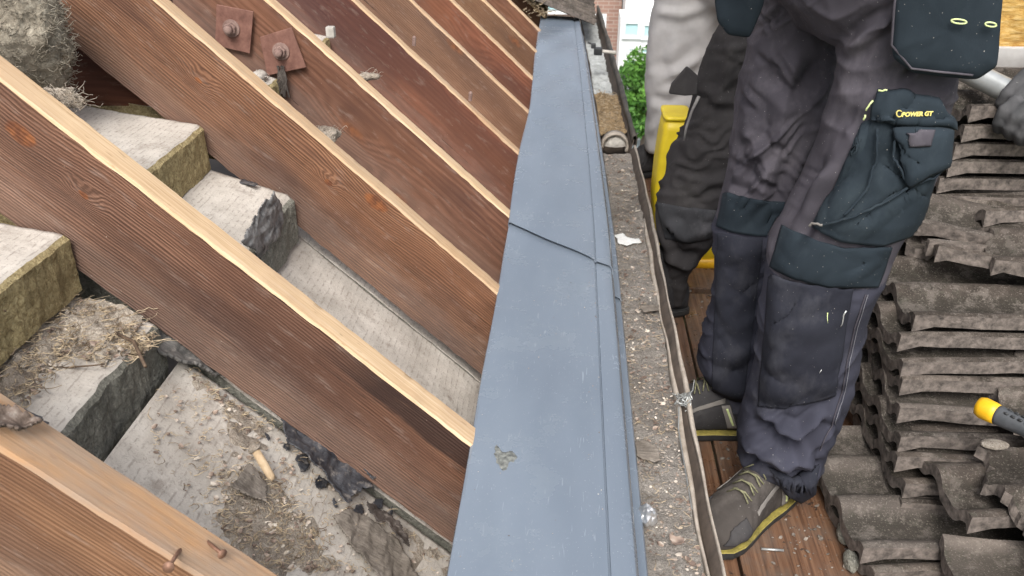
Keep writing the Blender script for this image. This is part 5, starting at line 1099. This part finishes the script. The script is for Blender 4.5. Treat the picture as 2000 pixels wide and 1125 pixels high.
human(P4, (1.62, 1.98, -.15), (1.50, 1.95, .58), (.1, -1, 0), [(tuple(el2), tuple(wB)), (tuple(el1), tuple(wA))], [((1.6, 1.86, -.6), (1.62, 1.84, -1.0)), ((1.6, 2.12, -.6), (1.62, 2.13, -1.0))], fingers=False)

# yellow wool bale behind the tile pile -----------------------------------
g = thing('insulation_bale', 'yellow fibrous insulation bale in pale wrapping behind the tallest tile stack', 'insulation bale')
def bale(name, x0, x1, y0, y1, z0, z1, mat, amp=.012, n=50, f=18):
    P = []; F = []; m = MB(); bm = bmesh.new(); bmesh.ops.create_cube(bm, size=1); bmesh.ops.subdivide_edges(bm, edges=bm.edges[:], cuts=n, use_grid_fill=True)
    V = np.array([v.co[:] for v in bm.verts]); F = [[v.index for v in q.verts] for q in bm.faces]; bm.free(); D = V/np.abs(V).max(1, keepdims=True)*.5
    V = V*.94+.06*V/np.linalg.norm(V, axis=1, keepdims=True)*.6
    V = np.array([(x0+x1)/2, (y0+y1)/2, (z0+z1)/2])+V*np.array([x1-x0, y1-y0, z1-z0]); N = V-V.mean(0); N /= np.linalg.norm(N, axis=1, keepdims=True)
    V = V+N*(amp*fbm(V*np.array([2.2, 2.2, .5]), f, 4))[:, None]; return mesh_obj(name, V, F, mat, g, True)
bale('wool_block', 1.03, 1.72, 2.45, 2.85, -.52, -.335, M_ywool, .010); bale('wool_block', 1.20, 1.60, 2.50, 2.95, -.325, .25, M_ywool, .02)
bale('wrapping', 1.01, 1.74, 2.43, 2.87, -.57, -.515, simple('pale_wrapping', (.42, .41, .40), (.6, .59, .58), 12, .5), .004, 20); bale('support_board', 1.0, 1.8, 2.42, 2.9, -1.09, -.575, M_board, .002, 8)

# yellow tub ---------------------------------------------------------------
g = thing('yellow_tub', 'yellow plastic tub standing on the planks between the workers\' legs', 'tub')
def rsq(z, x0, x1, b, n=44, p=6):
    a, cx_ = (x1-x0)/2, (x0+x1)/2; return [(cx_+a*abs(math.cos(q))**(2/p)*np.sign(math.cos(q)), 2.27+b*abs(math.sin(q))**(2/p)*np.sign(math.sin(q)), z) for q in np.linspace(0, 2*math.pi, n, endpoint=False)]
m = MB(); m.loft([rsq(*p) for p in ((-1.095, .262, .452, .075), (-1.0, .258, .430, .075), (-.90, .248, .40, .073), (-.80, .250, .37, .070), (-.74, .254, .345, .066), (-.70, .258, .338, .062), (-.672, .262, .330, .058))]).obj('tub_body', M_yel, g, True)
MB().loft([rsq(*p) for p in ((-.671, .258, .333, .062), (-.662, .258, .333, .062), (-.661, .266, .325, .052))]).obj('rim', M_yel, g, True)
MB().loft([rsq(*p) for p in ((-1.099, .258, .458, .080), (-1.07, .258, .458, .080), (-1.067, .264, .450, .074))]).obj('base_rim', M_yel2, g, True)

# ------------------------------------------------------------------ far background
bl = thing('brick_house', 'reddish brick house corner far beyond the gutter', 'house'); Mb = Mat('red_brick', .9)
bt = Mb.n.new('ShaderNodeTexBrick'); bt.inputs['Scale'].default_value = 1; bt.inputs['Brick Width'].default_value = .225; bt.inputs['Row Height'].default_value = .075; bt.inputs['Mortar Size'].default_value = .008
bt.inputs['Color1'].default_value = (.24, .14, .11, 1); bt.inputs['Color2'].default_value = (.31, .19, .15, 1); bt.inputs['Mortar'].default_value = (.34, .28, .24, 1)
mp = Mb.n.new('ShaderNodeMapping'); mp.inputs['Rotation'].default_value = (R(90), 0, 0); Mb.l.new(Mb.tc.outputs['Object'], mp.inputs[0]); Mb.l.new(mp.outputs[0], bt.inputs[0]); Mb.l.new(bt.outputs[0], Mb.b.inputs['Base Color'])
XB0 = onY(1184, 40, 17.9)[0]; XB1 = onY(1212, 60, 17.9)[0]
MB().box((( -12+XB1)/2, 20.5, -2.5), (XB1+12, 5, 7)).obj('wall', Mb.m, bl)
Mren = simple('white_render', (.74, .75, .75), (.82, .83, .83), 2, .85)
m = MB(); m.add([(-12.3, 17.7, 1.0), (XB1+.3, 17.7, 1.0), (XB1+.3, 20.5, 3.0), (-12.3, 20.5, 3.0), (-12.3, 23.3, 1.0), (XB1+.3, 23.3, 1.0), (-12.3, 20.5, .99), (XB1+.3, 20.5, .99)], [(0, 1, 2, 3), (3, 2, 5, 4), (0, 3, 4, 6), (1, 7, 5, 2)]); m.obj('roof', simple('slate', (.08, .08, .09), (.14, .14, .15), 3, .7), bl)
Mgl = Mat('window_glass', .06, spec=.8); Mgl.color((.42, .62, .66)); Mgl = Mgl.m
for cx_ in (-1.6, -.4):
    w = MB().box((cx_, 17.96, -2.6), (.95, .1, 1.3)).obj('window', Mren, bl); MB().box((cx_, 17.9, -2.6), (.8, .04, 1.1)).obj('pane', Mgl, w)
wh = thing('white_house', 'white rendered house front with bay windows in the gap above the green bush', 'house')
XW = XB1+.02; yw = 17.0
MB().box(((XW+14)/2, 19.5, -2.6), (14-XW, 5, 6.8)).obj('wall', Mren, wh)
m = MB(); m.add([(XW-.2, 16.7, .8), (14.3, 16.7, .8), (14.3, 19.5, 3.2), (XW-.2, 19.5, 3.2), (14.3, 22.3, .8), (XW-.2, 22.3, .8)], [(0, 1, 2, 3), (3, 2, 4, 5), (0, 3, 5), (1, 4, 2)]); m.obj('roof', simple('brown_roof', (.12, .08, .07), (.18, .12, .1), 3, .8), wh)
pc = [onY(x, y, 16.2) for x, y in ((1213, 34), (1285, 34), (1285, 140), (1207, 140))]
bx0, bx1 = pc[0][0], pc[0][0]+2.2; bz1 = pc[0][2]; MB().box(((bx0+bx1)/2, 16.6, (bz1-6)/2), (bx1-bx0, .8, bz1+6)).obj('bay', Mren, wh)
def win(x0, y0, x1, y1, Y):
    a, b = onY(x0, y0, Y), onY(x1, y1, Y); c_ = (a+b)/2; w = MB(); W_, H_ = abs(b[0]-a[0]), abs(a[2]-b[2])
    for q in (-1, 1): w.box((c_[0]+q*W_/2, Y-.03, c_[2]), (.06, .06, H_+.06)); w.box((c_[0], Y-.028, c_[2]+q*H_/2), (W_-.06, .06, .06))
    f = w.obj('window', simple('grey_window_frame', (.62, .65, .66), (.7, .73, .74), 4, .6), wh); MB().box((c_[0], Y-.01, c_[2]), (W_, .03, H_)).obj('pane', Mgl, f)
win(1219, 42, 1247, 72, 16.19); win(1256, 46, 1284, 74, 16.19); win(1222, 113, 1243, 140, 16.19); win(1226, 92, 1244, 101, 16.19); win(1165, 30, 1180, 60, 16.97)
win(1252, 92, 1275, 105, 16.19)
# green bush
def bush(label, c_, rad, n, seed):
    g = thing('bush', label, 'bush'); rs = np.random.default_rng(seed); m = MB()
    lobes = [(np.array(c_)+rs.normal(size=3)*np.array(rad)*.45, rs.uniform(.35, .6)) for _ in range(16)]
    for k in range(n):
        lc, lr = lobes[rs.integers(16)]; d_ = rs.normal(size=3); d_ /= np.linalg.norm(d_); p = lc+d_*lr*np.array(rad)*rs.uniform(.75, 1.05); s_ = rs.uniform(.035, .075)
        a_ = rs.normal(size=3); a_ /= np.linalg.norm(a_); b_ = np.cross(a_, rs.normal(size=3)); b_ /= np.linalg.norm(b_)
        i = len(m.V); m.V += [tuple(p-a_*s_), tuple(p+b_*s_*.45), tuple(p+a_*s_), tuple(p-b_*s_*.45)]; m.F.append((i, i+1, i+2, i+3))
    Ml = Mat('bright_green_leaves', .6).shift(); Ml.color(Ml.ramp(Ml.noise((2.5,)*3, 3), [(.35, (.035, .12, .015)), (.65, (.11, .26, .035))])); m.obj('foliage', Ml.m, g)
    MB().tube([(c_[0], c_[1], -6), (c_[0]+.05, c_[1], c_[2]-rad[2]*.4), (c_[0], c_[1], c_[2])], [.09, .07, .03], 8).obj('trunk', simple('bark', (.08, .06, .04), (.14, .1, .08), 10, .9), g, True)
bc = onY(1262, 186, 15.0); bush('bright green bush below the white house front', bc, (.62, .6, .58), 9000, 3); bush('smaller green bush right of the bright one, behind the pale trousers', bc+np.array([1.6, .4, -.3]), (.8, .7, .9), 5000, 4)
# pale car roof / street object seen below the bush
cr = thing('parked_car', 'pale blue grey car roof on the street below the green bush', 'car'); cc = onZ(1243, 250, -4.6)
def carshape(name, secs, mat): return MB().loft([[ (cc[0]+x, cc[1]+sy*w, z) for sy, z in ((-1, z0), (-1, z1-.12), (-.82, z1), (.82, z1), (1, z1-.12), (1, z0))] for x, w, z0, z1 in secs]).obj(name, mat, cr, True)
carshape('body', [(-.6, .7, -5.6, -5.25), (-.5, .82, -5.7, -5.1), (.6, .86, -5.7, -5.0), (2.6, .86, -5.7, -5.0), (3.5, .8, -5.7, -5.1), (3.6, .7, -5.6, -5.3)], simple('pale_blue_car_paint', (.45, .55, .62), (.5, .6, .66), 2, .25))
carshape('cabin', [(.3, .72, -5.02, -5.0), (.8, .68, -5.02, -4.62), (2.4, .68, -5.02, -4.6), (3.1, .72, -5.02, -5.0)], simple('pale_car_roof', (.5, .6, .66), (.55, .64, .7), 2, .2))
for x in (.2, 2.8):
    for q in (-1, 1): MB().tube([(cc[0]+x, cc[1]+q*.78, -5.68), (cc[0]+x, cc[1]+q*.88, -5.68)], .31, 20).obj('wheel', M_sole, cr, True)
bpy.data.materials.remove(None_mat)
